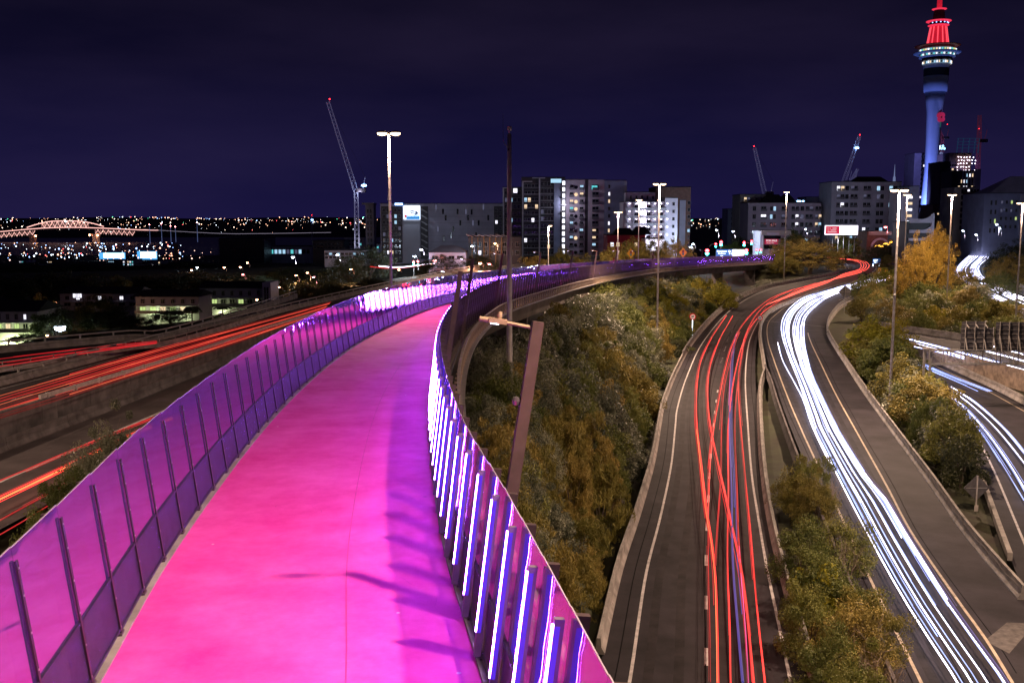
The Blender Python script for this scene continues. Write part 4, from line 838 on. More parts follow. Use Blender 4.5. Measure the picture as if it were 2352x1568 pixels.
for k, (kd, px, yt, YY, w) in enumerate([('round_yellow',1985,742,148,110),('round_yellow',2045,745,150,90),('cabbage',1935,745,150,60),('cabbage',1905,748,156,45),('shrub_olive',1925,790,142,70),('shrub_tawny',1950,770,145,70),('round_olive',1985,785,132,110),('round_olive',2045,790,130,120),('shrub_grey',2080,815,122,120),('round_tawny',2010,830,120,110),('shrub_olive',2130,850,118,90),('shrub_olive',1985,860,115,80),('shrub_grey',2065,850,112,130),('round_tawny',2110,880,108,130),('feather_olive',2040,905,106,90),('shrub_olive',2150,905,104,110),('shrub_grey',2095,930,100,120),('round_olive',2160,945,98,110),('shrub_dark',2110,990,95,100),('flax',2150,1000,92,90),('shrub_olive',2165,1035,90,90),('flax',2185,1085,84,70),('shrub_tawny',2150,1060,88,80),('flax',2225,1120,80,60),('shrub_dark',2190,1050,86,90)]):
    d_ = ray(px, yt); YY = min(YY, (16.8-0.8*rng.random())/(-d_[2]/d_[1])) if yt < 1000 else YY
    w = w*1.3; xw = w*YY/FPX/2; xb_ = float(b2[np.argmin(abs(b2[:, 1]-YY)+(b2[:, 0] < 10)*99), 0]); xq = D(px, yt, YY)[0]
    if YY < 185: px += max(0, xb_+0.6+xw*0.85-xq)*FPX/YY
    plant_px(kd, px, yt, YY, w, '%s strip right of the white trails, %s from far end' % (kname(kd), (ords+['seventeenth','eighteenth','nineteenth','twentieth','twenty-first','twenty-second','twenty-third','twenty-fourth','twenty-fifth'])[k]), S)
S = 'trees on the far bank behind the right-hand roads'
bank = [('round_olive',1995,640,255,90),('shrub_tawny',2040,655,240,90),('round_tawny',2085,640,240,110),('shrub_grey',2010,690,225,90),('shrub_dark',2060,690,215,100),('round_olive',2130,655,230,110),('round_tawny',2170,680,222,110),('shrub_grey',2190,690,205,120),('round_olive',2240,690,205,120),('shrub_yellow',2290,700,200,110),('round_tawny',2330,705,195,110),('shrub_dark',2120,715,200,110),('shrub_dark',2180,735,190,120),('shrub_dark',2250,735,186,120),('shrub_tawny',2040,720,205,80),('round_tawny',2120,620,265,110),('shrub_yellow',2040,612,270,80),('shrub_olive',2080,600,290,80),('round_olive',2165,625,262,90),('shrub_olive',2230,665,240,90),('shrub_yellow',2100,610,280,70),('round_olive',2310,690,215,100),('shrub_dark',2300,735,182,120),('shrub_dark',2345,740,180,110)]
for k, (kd, px, yt, YY, w) in enumerate(bank):
    plant_px(kd, px, yt, YY, w, '%s on the far bank behind the right-hand roads' % kname(kd), '%s on the far bank' % kd.replace('_', ' '))
roads_ = np.vstack([r1l, r1r, r2l, off(r2r, 3), r3l, r3r, r4l, r4r, r5l, r5r, (resample(r5l, 80)+resample(r5r, 80))/2, (resample(r4l, 80)+resample(r4r, 80))/2])
cnt = 0
for k in range(900):
    px, py = 1975+rng.random()*420, 612+rng.random()*165; d_ = ray(px, py); Y = 17.5/(-d_[2]/d_[1]); x = d_[0]*Y/d_[1]
    if Y > 400 or np.min((roads_[:, 0]-x)**2+(roads_[:, 1]-Y)**2) < 20 or any((x-a)**2+(Y-b)**2 < 13 for a, b in placed): continue
    placed.append((x, Y)); cnt += 1
    if cnt > 95: break
    kd = ['round_olive','shrub_dark','shrub_tawny','round_tawny','shrub_grey','shrub_olive','shrub_yellow'][int(rng.integers(0, 7))]
    part_ = 'left part' if px < 2110 else 'middle' if px < 2240 else 'right end'; dep = 'upper edge' if py < 660 else 'foot' if py > 720 else 'face'
    plant(kd, x, Y, 3.4+2.4*rng.random(), 5+2.5*rng.random(), '%s on the bank behind the right-hand roads, %s, %s' % (kname(kd), part_, dep), '%s bank %s %s' % (kd.replace('_', ' '), part_, dep))
T = 'large trees at the end of the viaduct'
for kd, px, yt, YY, w, lb in [('round_tawny',1862,553,352,165,'big round dark tree where the red strands come out, right of viaduct end'),('round_tawny',1825,545,372,110,'rounded tree behind the big round one at the viaduct end'),('shrub_yellow',1795,575,352,40,'small bright yellow bush beside the big round tree'),('round_tawny',1805,590,345,80,'lower brown tree at the end of the viaduct'),('round_dark',2020,562,400,80,'dark round tree below the brick building with the arch'),('round_dark',2065,556,395,110,'wide dark tree behind the nearest right-hand mast'),('round_tawny',2062,585,370,100,'brown bush mound behind the blue sign'),('round_gold',2150,530,238,100,'golden lamp-lit tree beside the lamp mast'),('round_gold',2108,562,234,95,'low gold-lit tree at the foot of the lamp-lit one'),('round_gold',2068,535,420,50,'small orange-lit tree behind the banded mast'),('round_olive',1945,543,410,70,'green-lit tree under the billboard'),('shrub_olive',1985,588,425,70,'low hedge mound behind the red bend'),('round_dark',2345,560,300,150,'big black tree at right edge above the retaining wall'),('round_tawny',2330,590,262,130,'brown tree mass above the retaining wall'),('round_olive',2300,628,250,90,'olive bush on top of the retaining wall'),('shrub_grey',1765,602,350,50,'pale shrub against the end post of the viaduct'),('shrub_grey',1760,640,300,60,'grey shrub beside the viaduct pillar'),('shrub_yellow',1610,640,255,70,'yellow-green bush below the viaduct'),('round_yellow',1655,660,232,90,'bigger yellow-green bush below the viaduct')]:
    if kd.startswith('round_') and w >= 75 and kd.split('_')[1] != 'yellow': kd = 'big_'+kd.split('_')[1]
    plant_px(kd, px, yt, YY, w, lb, T)
T = 'trees in front of the apartment blocks'
for kd, px, yt, YY, w, lb in [('round_tawny',1455,552,330,90,'lamp-lit brown tree before the red building'),('round_tawny',1505,548,335,80,'lamp-lit tree before the white balcony block'),('round_tawny',1550,555,330,90,'lamp-lit tree behind the right traffic-light warning sign'),('round_tawny',1400,572,325,60,'small tree before the red building'),('round_tawny',1290,575,330,60,'small tree before the apartment tower'),('shrub_tawny',1340,582,330,70,'low bush behind the viaduct before the apartments'),('shrub_tawny',1230,585,320,80,'low dark bush before the dark tower'),('round_dark',850,572,330,110,'dark tree left of the apartment block with billboard'),('round_dark',800,590,320,100,'dark tree below the tower crane'),('round_olive',1680,560,430,60,'tree lit green by the traffic lights'),('round_dark',1705,550,440,60,'dark tree left of the sale sign'),('round_olive',1825,535,440,50,'green-lit tree right of the sale sign'),('round_dark',1105,586,300,90,'dark tree behind the first tall leaning post'),('round_dark',1010,590,290,120,'dark tree mass behind the left fence')]:
    if kd.startswith('round_') and w >= 75 and kd.split('_')[1] != 'yellow': kd = 'big_'+kd.split('_')[1]
    plant_px(kd, px, yt, YY, w, lb, T)
T = 'dark trees on the left hillside'
hill = [(20,640,260,120),(75,625,300,120),(130,620,300,110),(180,640,250,110),(240,640,280,130),(300,630,330,120),(360,625,330,120),(420,620,330,110),(470,625,300,100),(525,618,340,110),(590,625,330,110),(640,635,300,110),(700,640,280,110),(760,625,300,110),(820,640,280,110),(860,645,260,90),(120,720,170,90),(250,715,175,120),(300,735,165,110),(190,770,150,90),(345,760,152,90),(60,770,150,80),(660,690,200,90),(600,705,195,80),(440,700,190,110),(510,705,195,70),(30,600,420,130),(260,600,450,130),(420,590,430,130),(560,600,430,120),(660,605,380,110),(740,610,380,110),(180,600,520,160),(330,610,480,140),(480,600,470,120),(90,600,480,130),(700,660,230,90),(770,660,240,90),(225,690,210,90),(390,715,170,90)]
for k, (px, yt, YY, w) in enumerate(hill):
    kd = 'palm' if k in (24, 25, 23) else ('round_gold' if False else 'round_dark')
    plant_px(kd, px, yt+(12 if YY >= 280 else -4), YY, w*1.1 if kd != 'palm' else 50, ('dark palm before the flats' if kd == 'palm' else 'dark leafy tree %s on the unlit left hillside' % (('among the flats, ' if YY < 215 else 'behind the flats, ' if YY < 345 else 'far back, ')+('far left' if px < 150 else 'left of the chimney' if px < 380 else 'below the netted block' if px < 640 else 'left of the crane'))), T if kd != 'palm' else 'dark palms before the flats')
plant_px('round_tawny', 98, 688, 185, 60, 'orange-lit tree between the white flats at left', T)
plant_px('round_tawny', 275, 640, 260, 60, 'dim red-lit tree above the dark flats', T)
for kd, px, yt, YY, w, lb in [('bare',246,920,62,90,'pale leggy shrub sticking up behind the left fence'),('fine_grey',258,945,62,125,'grey-leaved shrub below the leggy one behind left fence'),('fine_grey',205,1005,58,115,'grey-leaved shrub beside the slip road behind left fence'),('fine_olive',150,1065,54,110,'olive shrub beside the slip road behind left fence'),('fine_olive',95,1135,48,100,'lowest olive shrub beside the slip road behind left fence'),('fine_grey',300,965,64,90,'shrub half hidden by the left fence')]:
    plant_px(kd, px, yt, YY, w, lb, 'shrubs behind the left fence')
# ------------------------------------------------------------------ buildings
M_WIN = mat('dark_window_glass', (0.012, 0.012, 0.018), 0.12, var=0.3, scale=0.5)
M_WARM = glow('warm_lit_window', (1.0, 0.72, 0.45), 1.1); M_COOL = glow('cool_lit_window', (0.45, 0.75, 1.0), 1.0); M_CYAN = glow('cyan_lit_window', (0.15, 0.85, 0.9), 0.8); M_WW = glow('white_lit_window', (0.9, 0.88, 1.0), 1.6); M_GRN = glow('green_lit_window', (0.75, 1.0, 0.35), 0.75); M_DIM = glow('dim_lit_window', (0.35, 0.35, 0.6), 0.22)
M_FRAME = mat('window_frame', (0.30, 0.29, 0.31), 0.5)
WALLS = {'grey': mat('grey_render', (0.40, 0.38, 0.48), 0.8, var=0.15, scale=0.2), 'mauve': mat('mauve_render', (0.47, 0.38, 0.48), 0.8, var=0.12, scale=0.2), 'white': mat('white_render', (0.62, 0.58, 0.68), 0.8, var=0.1, scale=0.2), 'dark': mat('dark_cladding', (0.035, 0.030, 0.040), 0.5, var=0.2, scale=0.3), 'cream': mat('cream_render', (0.50, 0.45, 0.42), 0.8, var=0.12, scale=0.2), 'red': mat('crimson_wall', (0.40, 0.018, 0.055), 0.7, var=0.12, scale=0.3), 'brick': mat('brown_brick', (0.20, 0.11, 0.09), 0.85, var=0.25, scale=0.8), 'blue': mat('blue_grey_cladding', (0.28, 0.30, 0.45), 0.7, var=0.15, scale=0.2), 'black': mat('black_roof', (0.012, 0.011, 0.014), 0.85)}  # violet in grey, mauve, white and blue walls stands in for ambient light
WMESH = {}
def win_mesh(w, h, m, mull=True):
    k = (round(w, 2), round(h, 2), m.name, mull)
    if k not in WMESH:
        b = MB(); f = 0.09
        b.box((0,0.0,0), (w-0.02,0.06,h-0.02), mi=1)
        for z in (-h/2, h/2): b.box((0,-0.03,z), (w+f,0.14,f))
        for x in (-w/2, w/2): b.box((x,-0.03,0), (f,0.14,h-f))
        if mull: b.box((0,-0.025,0), (0.07,0.10,h-f))
        WMESH[k] = b.mesh('window', [M_FRAME, m])
    return WMESH[k]
class Bld:
    """a block whose front faces the camera side; local x along the front, y into the block, z up from its base"""
    def __init__(s, label, px0, px1, ytop, Y, depth, wall, name='apartment_block', cat='building', zb=None, yaw=0.0, group=None):
        a, b = D(px0, ytop, Y), D(px1, ytop, Y); s.w = (b[0]-a[0]); s.x0 = a[0]
        s.zb = min(gz(a[0], Y), gz(b[0], Y))-1.0 if zb is None else zb; s.h = a[2]-s.zb; s.Y = Y; s.px0 = px0
        s.r = thing(name, label, 'building', (a[0], Y, s.zb), group, yaw); s.d = depth
        s.wall = MB().box((s.w/2, depth/2, s.h/2), (s.w, depth, s.h)).obj('wall', WALLS[wall], s.r)
        s.roof = MB().box((s.w/2, depth/2, s.h+0.12), (s.w+0.3, depth+0.3, 0.3)).obj('roof', WALLS['black'], s.r)
    def X(s, px): return (px-CX)/FPX*s.Y-s.x0
    def Z(s, py): return D(1176, py, s.Y)[2]-s.zb
    def box(s, name, px0, px1, py0, py1, y0, y1, m, parent=None):
        return MB().box(((s.X(px0)+s.X(px1))/2, (y0+y1)/2, (s.Z(py0)+s.Z(py1))/2), (s.X(px1)-s.X(px0), y1-y0, abs(s.Z(py0)-s.Z(py1)))).obj(name, m, parent or s.r)
    def wins(s, px0, px1, py0, py1, nc, nr, lit=0.12, wf=0.6, hf=0.6, y=-0.03, cols=None, seed=0, balc=False, only=None):
        g = np.random.default_rng(abs(int(seed))+abs(int(px0))); cw, ch = (s.X(px1)-s.X(px0))/nc, (s.Z(py0)-s.Z(py1))/nr; cols = cols or [M_WARM, M_WW, M_COOL, M_DIM, M_DIM]
        bal = MB().box((0,-0.45,-ch*hf/2-0.05), (cw*0.86,0.95,0.14)).box((0,-0.9,-ch*hf/2+0.5), (cw*0.86,0.05,0.9)).mesh('balcony', M_BALC) if balc else None
        for r_ in range(nr):
            for c in range(nc):
                x = s.X(px0)+(c+0.5)*cw; z = s.Z(py1)+(r_+0.5)*ch; m = cols[int(g.integers(0, len(cols)))] if g.random() < lit else M_WIN
                link('window', win_mesh(cw*wf, ch*hf, m), s.r, loc=(x, y, z))
                if balc: link('balcony', bal, s.r, loc=(x, y, z))
        return s
M_BALC = mat('balcony_panel', (0.13, 0.12, 0.15), 0.5, var=0.15)
M_WF = mat('white_frame_band', (0.55, 0.52, 0.58), 0.7)
# block with the leasing billboard
b = Bld('long pale apartment block with lit leasing billboard and stair tower', 873, 1155, 468, 430, 22, 'grey')
b.box('dark_front', 878, 925, 474, 603, -0.25, 0.0, WALLS['dark']); b.wins(880, 924, 476, 600, 5, 9, 0.22, 0.62, 0.6, y=-0.30, seed=1)
b.box('pale_panel', 927, 966, 468.5, 603, -0.5, 0.0, mat('pale_panel', (0.46, 0.47, 0.55), 0.7, var=0.08, scale=0.1))
b.box('stair_recess', 967.5, 985, 474, 595, -0.2, 0.0, WALLS['dark'])
for i in range(8):
    z = b.Z(480+i*14); MB().bar((b.X(969),-0.5,z), (b.X(983),-0.5,z-1.5), 0.2, 0.5).obj('stair_flight', M_FRAME, b.r)
    MB().box((b.X(982),-0.45,z-1.6), (1.4,0.6,0.15)).obj('landing', M_FRAME, b.r)
for i in range(1, 9): b.box('panel_joint', 986, 1134, 468+i*14.6, 468.3+i*14.6, -0.03, 0.0, WALLS['dark'])
for x, y in [(1003,476),(1111,476),(1071,486),(1019,486),(1052,486),(1084,487),(1025,500),(1076,500),(1122,500),(1058,512),(1087,512),(1007,526),(1042,526),(1100,512),(1020,548),(1037,540),(1094,540)]:
    link('window', win_mesh(0.8, 2.3, M_WIN if (x+y) % 3 else M_DIM, False), b.r, loc=(b.X(x), -0.04, b.Z(y)))
b.box('dark_balcony_bay', 1135, 1155, 474, 600, -0.3, 0.0, WALLS['dark']); b.wins(1136, 1154, 476, 598, 2, 9, 0.1, 0.6, 0.6, y=-0.36, seed=3)
# billboard on it
p0 = D(946, 488.5, 429.2); bb = thing('billboard', 'lit white and blue leasing billboard on the pale apartment block', 'billboard', tuple(p0)); w_, h_ = 38*429/FPX, 31*429/FPX
M_BBW = glow('lit_billboard_white', (0.75, 0.85, 1.0), 2.2); M_BBB = glow('lit_billboard_blue', (0.02, 0.28, 0.75), 1.1)
MB().box((0,0,0), (w_,0.2,h_)).obj('panel', M_BBW, bb); MB().box((0.45,-0.13,-h_*0.32), (w_-1.4,0.04,h_*0.33)).obj('blue_band', M_BBB, bb)
MB().poly([(-0.4,-0.2,1.3),(1.6,-0.2,0.55),(1.75,-0.2,0.95),(2.9,-0.2,-0.35),(1.3,-0.2,-1.1),(1.45,-0.2,-0.75),(-0.9,-0.2,0.05)]).obj('arrow', glow('arrow_blue', (0.02, 0.08, 0.28), 0.6), bb)
lettering('LANE', 1.05, M_BBW, bb, (0.35,-0.24,0.28), rot=(R(90), R(20), 0), bold=True); lettering('LEASING NOW', 0.80, M_BBW, bb, (0.55,-0.20,-1.35), bold=True); lettering('SUGARTREELANE.CO.NZ', 0.42, glow('dim_navy_letters', (0.02,0.06,0.3), 0.5), bb, (0.6,-0.20,-2.2))
MB().lathe([(0.05,-0.5),(0.45,-0.45),(0.5,0.2),(0.3,0.6),(0.05,0.7)], 8, (-2.7,-0.25,-1.5)).obj('red_picture', glow('billboard_red', (0.8, 0.03, 0.04), 0.8), bb)
for x in (-2.4,-0.8,0.8,2.4): MB().bar((x,0,h_/2), (x,-0.9,h_/2+0.5), 0.07).obj('lamp_arm', M_STEEL, bb)
lamp('billboard_light', 'SPOT', (0,-1.6,h_/2+0.9), 2500, (0.7,0.8,1.0), 0.3, bb, spot=150, rot=(R(-25),0,0))
p0 = D(916, 469, 428.5); sg = thing('roof_sign', 'small glowing white sign on the roof edge of the pale apartment block', 'sign', tuple(p0)); MB().box((0,0,0), (3.5,0.2,1.15)).obj('panel', glow('sign_blue_back', (0.05,0.3,0.9), 1.5), sg); [MB().box((-1.45+0.36*k_,-0.14,0), (0.26,0.06,0.74)).obj('glowing_letter', glow('sign_white', (0.8,0.92,1.0), 5), sg) for k_ in range(9)]
# dark tower with white frames
b = Bld('dark glass apartment tower with white frame lines and a lit edge stair', 1199, 1298, 408, 420, 20, 'dark')
for x0, x1, y0, y1 in [(1199,1202,416,592),(1237,1240,408,592),(1199,1222,416,418),(1222,1251,408,410)]: b.box('white_frame', x0, x1, y0, y1, -0.5, -0.05, M_WF)
b.wins(1203, 1236, 420, 590, 4, 11, 0.06, 0.8, 0.62, seed=5); b.wins(1241, 1271, 414, 590, 4, 11, 0.06, 0.8, 0.62, seed=6)
for i in range(11):
    b.box('floor_band', 1203, 1271, 430+i*15.4, 431.2+i*15.4, -0.18, -0.1, M_WF if i % 2 else M_FRAME)
b.box('grey_end_panel', 1271.5, 1286, 421, 592, -0.4, 0.0, WALLS['blue'])
b.box('roof_terrace', 1264, 1288, 411, 420, -0.3, 0.0, M_COOL)
for i in range(12):
    y_ = 416+i*14.5; b.box('stair_light', 1290.5, 1296.5, y_, y_+9, -0.3, -0.05, glow('stair_light', (0.85,0.85,1.0), 2.6)); b.box('stair_landing', 1287, 1298, y_+10.5, y_+12.0, -0.9, -0.02, M_FRAME)
lamp('stair_lamp', 'POINT', (b.X(1299), -2.0, b.Z(470)), 1500, (0.85,0.85,1.0), 0.5, b.r)
b = Bld('lower dark block with a white frame left of the dark tower', 1155, 1198.5, 431, 424, 16, 'dark')
b.box('white_frame', 1155, 1158, 431, 592, -0.5, -0.05, M_WF); b.box('white_frame', 1158, 1176, 431, 433, -0.5, -0.05, M_WF); b.wins(1159, 1197, 436, 590, 4, 10, 0.08, 0.8, 0.62, seed=8); b.box('lit_room', 1179, 1188, 433, 443, -0.2, 0.0, M_WW)
# mauve apartments
b = Bld('mauve ten-storey apartment tower with round windows', 1300, 1371, 413, 425, 18, 'mauve')
b.box('shadow_slot', 1342, 1349, 413.5, 590, -0.05, 0.0, WALLS['dark']); b.box('right_bay', 1349.5, 1388, 413, 590, -0.8, 0.0, WALLS['mauve'])
b.wins(1305, 1318, 422, 588, 1, 10, 0.4, 0.55, 0.62, seed=11, balc=True, cols=[M_WARM, M_COOL, M_CYAN]); b.wins(1328, 1341, 422, 588, 1, 10, 0.2, 0.6, 0.62, seed=12, balc=True, cols=[M_WARM, M_COOL])
for i in range(10):
    o = MB().lathe([(0.75,0),(0.72,0.14),(0.6,0.14)], 14).obj('round_window', M_WARM if i in (1, 2, 3, 7) else M_WIN, b.r); o.location = (b.X(1321.5), -0.02, b.Z(430.3+i*16.6)); o.rotation_euler = (R(90),0,0)
b.wins(1357, 1374, 422, 588, 1, 10, 0.0, 0.85, 0.68, y=-0.83, seed=13, balc=True)
for y_, m_ in [(431,M_CYAN),(531,M_WARM),(547,M_WARM),(563,M_COOL)]: link('lit_curtain', win_mesh(1.5 if m_ != M_CYAN else 2.4, 1.7, m_), b.r, loc=(b.X(1363), -0.93, b.Z(y_)))
b = Bld('grey windowed flank block beside the mauve apartments', 1388.5, 1437, 415, 424, 18, 'blue')
b.wins(1392, 1402, 420, 588, 1, 10, 0.5, 0.42, 0.5, seed=15, cols=[M_WARM, M_WW]); b.box('white_edge', 1431, 1437, 415.5, 540, -0.15, 0.0, WALLS['grey'])
# white balcony block
b = Bld('white apartment block with four brightly lit balcony floors', 1432, 1527, 464, 410, 18, 'white')
for i in range(5):
    y0 = 468+i*17.6
    b.box('balcony_slab', 1430, 1529, y0+14.2, y0+15.6, -1.8, 0.0, M_WF); b.box('balcony_rail', 1432, 1528, y0+9.6, y0+13.6, -1.8, -1.72, mat('clear_rail', (0.55,0.54,0.6), 0.3))
    for k, x in enumerate((1437,1453,1467,1481,1495,1509,1523)):
        b.box('bay_wall', x-0.5, x+0.5, y0-1, y0+14, -1.6, 0, WALLS['white'])
        o = MB().lathe([(0.22,0),(0.22,0.1),(0.1,0.14)], 8, (b.X(x+6), -1.0, b.Z(y0+0.2))).obj('ceiling_lamp', glow('balcony_lamp', (0.9,0.86,1.0), 22), b.r)
        if k % 2: link('window', win_mesh(1.6, 1.2, M_WIN if k % 4 else M_DIM), b.r, loc=(b.X(x+6), -0.05, b.Z(y0+6)))
    for xx in (1474,): lamp('balcony_light', 'POINT', (b.X(xx), -1.6, b.Z(y0+3.0)), 1300, (0.9,0.87,1.0), 0.2, b.r)
b = Bld('set-back upper storey above the lit white balconies', 1437, 1505, 442, 418, 14, 'white'); b.wins(1440, 1503, 447, 460, 5, 1, 0.0, 0.3, 0.6, seed=17)
b = Bld('white end wing with small windows right of the lit balconies', 1528, 1557, 455, 409, 18, 'white'); b.wins(1539, 1549, 460, 580, 1, 7, 0.1, 0.5, 0.42, seed=18)
b = Bld('dark rear tower behind the white balcony block', 1506, 1587, 430, 440, 22, 'brick'); b.wins(1558, 1586, 458, 585, 2, 8, 0.12, 0.4, 0.45, seed=19); b.box('white_bay', 1557.5, 1571, 460, 590, -0.6, 0, WALLS['grey'])
b = Bld('crimson low building with dark sloped roofs', 1395, 1483, 540, 380, 16, 'red', name='low_building'); b.wins(1398, 1480, 552, 590, 6, 2, 0.5, 0.55, 0.5, seed=20, cols=[M_WW, M_DIM, M_WARM])
for a_, c_, d_ in [(1418,1448,524),(1462,1484,520)]:
    MB().add([(b.X(a_-12),0,b.h+.2),(b.X(c_+12),0,b.h+.2),(b.X(c_+12),10,b.h+.2),(b.X(a_-12),10,b.h+.2),(b.X(a_),5,b.Z(d_)),(b.X(c_),5,b.Z(d_))], [(0,1,5,4),(1,2,5),(2,3,4,5),(3,0,4),(3,2,1,0)]).obj('sloped_roof', WALLS['black'], b.roof)
b = Bld('bright white lit shopfront behind the lamp-lit trees', 1480, 1526, 548, 372, 8, 'white', name='low_building'); b.box('lit_front', 1482, 1524, 550, 575, -0.1, 0.0, glow('white_shopfront', (0.85,0.8,1.0), 2.5))
# saw-tooth garage with wooden fins
b = Bld('dark low building with slanted white roof fins and timber posts', 1076, 1198, 545, 340, 14, 'dark', name='low_building'); b.wins(1080, 1195, 552, 590, 8, 2, 0.08, 0.6, 0.55, seed=22)
for i in range(7):
    x = b.X(1078+i*13.5); MB().bar((x-1.0,-1.2,b.h+0.9), (x+1.5,-1.2,b.h+0.2), 1.6, 0.15).obj('roof_fin', M_WF, b.r); MB().box((x+1.0,-0.8,b.h/2), (0.3,0.3,b.h)).obj('timber_post', mat('timber_post', (0.24,0.13,0.05), 0.7), b.r)
b = Bld('low grey depot with a gabled roof below the billboard block', 985, 1070, 580, 330, 14, 'grey', name='low_building'); b.wins(990, 1066, 585, 598, 4, 1, 0.3, 0.7, 0.6, seed=24)
MB().add([(0,-0.3,b.h+.2),(b.w,-0.3,b.h+.2),(b.w,14,b.h+.2),(0,14,b.h+.2),(0.3*b.w,7,b.h+2.2),(0.7*b.w,7,b.h+2.2)], [(0,1,5,4),(1,2,5),(2,3,4,5),(3,0,4),(3,2,1,0)]).obj('gable_roof', WALLS['grey'], b.roof)
# core tower and sheds by the left crane
b = Bld('concrete lift core under construction beside the tower crane', 839, 858, 470, 470, 8, 'grey', name='lift_core', zb=-22); b.wins(844, 858, 478, 572, 2, 7, 0, 0.4, 0.6, seed=26); b.box('work_platform', 835, 862, 466, 470, -1.5, 9, M_FRAME)
for lb, a_, c_, y_, YY, wl, lt in [('pale shed behind the left trees',745,840,575,420,'white',0.2),('lit glazed office by the harbour',620,716,566,640,'blue',0.9),('dark framed block left of the crane',718,790,553,520,'dark',0.1),('white stepped office behind the crane',790,835,545,560,'white',0.3),('glazed pavilion beside the lift core',858,874,560,500,'blue',0.6)]:
    b = Bld(lb, a_, c_, y_, YY, 18, wl, name='low_building'); b.wins(a_+2, c_-2, y_+4, y_+20, max(2, int((c_-a_)/9)), 2 if lt < 0.9 else 1, lt, 0.7, 0.6, seed=a_, cols=[M_COOL, M_CYAN, M_DIM])
b = Bld('large dark netted construction block on the left hillside', 503, 606, 548, 620, 30, 'dark', name='construction_block')
for i in range(8): b.box('scaffold_lift', 503, 606, 552+i*8, 552.6+i*8, -0.6, -0.1, mat('scaffold', (0.10,0.07,0.11), 0.6))
for i in range(14): b.box('scaffold_pole', 505+i*7.4, 505.5+i*7.4, 549, 615, -0.5, -0.15, MATS['scaffold'])
pb = D(404, 562, 560); t = thing('brick_chimney', 'tall square brick chimney left of the netted block', 'chimney', (pb[0], pb[1], gz(pb[0], pb[1]))); hh = pb[2]-gz(pb[0], pb[1]); MB().add([(-1.2,-1.2,0),(1.2,-1.2,0),(1.2,1.2,0),(-1.2,1.2,0),(-0.8,-0.8,hh),(0.8,-0.8,hh),(0.8,0.8,hh),(-0.8,0.8,hh)], [(0,3,2,1),(4,5,6,7),(0,1,5,4),(1,2,6,5),(2,3,7,6),(3,0,4,7)]).obj('shaft', WALLS['brick'], t); MB().box((0,0,hh+0.2), (2.0,2.0,0.5)).obj('cap', WALLS['brick'], t)
# right-hand row
b = Bld('distant blue-lit slab at the left end of the right-hand row', 1672, 1700, 480, 560, 15, 'blue'); b.wins(1674, 1698, 484, 570, 3, 7, 0.15, 0.5, 0.5, seed=31, cols=[M_WARM, M_CYAN])
b = Bld('cream apartment block with balconies stacked on its left end', 1700, 1764, 447, 520, 18, 'cream'); b.wins(1703, 1718, 450, 575, 2, 8, 0.3, 0.8, 0.6, seed=32, balc=True, cols=[M_WARM, M_DIM]); b.wins(1726, 1760, 450, 475, 3, 2, 0, 0.3, 0.4, seed=33)
b = Bld('long six-storey mauve apartment block behind the sale sign', 1719, 1886, 466, 500, 18, 'mauve')
for a_, c_, n_, bl, lt in [(1723,1733,1,False,0),(1741,1757,1,True,.1),(1763,1778,2,False,.2),(1788,1804,1,True,.25),(1812,1830,2,True,.3),(1832,1842,1,False,.1),(1844,1862,2,True,.25),(1866,1882,2,True,.2)]: b.wins(a_, c_, 470, 580, n_, 6, lt, 0.75, 0.55, seed=a_, balc=bl)
for a_, c_ in [(1762,1790),(1800,1815)]:
    MB().add([(b.X(a_-14),0,b.h+.2),(b.X(c_+10),0,b.h+.2),(b.X(c_+10),12,b.h+.2),(b.X(a_-14),12,b.h+.2),(b.X(a_),6,b.Z(446)),(b.X(c_),6,b.Z(446))], [(0,1,5,4),(1,2,5),(2,3,4,5),(3,0,4),(3,2,1,0)]).obj('hipped_roof', WALLS['black'], b.roof)
for x in (1827, 1832, 1839): MB().lathe([(0.1,-0.4),(0.55,-0.2),(0.55,0.2),(0.1,0.4)], 8, (b.X(x), 0.5, b.Z(462))).obj('floodlight', glow('blue_floodlight', (0.35,0.65,1.0), 6), b.r)
b = Bld('blue-grey stair tower between the two long apartment blocks', 1851, 1911, 453, 515, 15, 'blue'); b.wins(1896, 1906, 460, 545, 2, 6, 0.1, 0.5, 0.6, seed=36)
b = Bld('tall grey apartment block with stacked balconies behind the billboard', 1911, 2071, 418, 490, 20, 'grey')
for a_, c_, n_, bl, lt in [(1913,1932,2,True,.08),(1933,1942,1,False,.05),(1945,1962,2,True,.15),(1974,1992,2,True,.2),(2004,2022,2,False,.3),(2032,2052,2,True,.2),(2054,2068,1,True,.2)]: b.wins(a_, c_, 423, 575, n_, 8, lt, 0.8, 0.55, seed=a_, balc=bl)
MB().add([(b.X(1960),2,b.h+.2),(b.X(2035),2,b.h+.2),(b.X(2035),14,b.h+.2),(b.X(1960),14,b.h+.2),(b.X(1972),8,b.Z(404)),(b.X(2025),8,b.Z(404))], [(0,1,5,4),(1,2,5),(2,3,4,5),(3,0,4),(3,2,1,0)]).obj('hipped_roof', WALLS['black'], b.roof)
b = Bld('white open-deck car park with lit floors behind the right-hand masts', 2071, 2089, 440, 470, 15, 'white', name='car_park'); b.wins(2072, 2088, 446, 545, 1, 7, 1.0, 0.9, 0.45, seed=38, cols=[M_WARM, M_WW])
b = Bld('plain grey slab left of the tower foot', 2089, 2112, 428, 475, 15, 'blue')
b = Bld('corner shop building with angled parapets and a sale board', 1747, 1792, 530, 395, 12, 'white', name='corner_building')
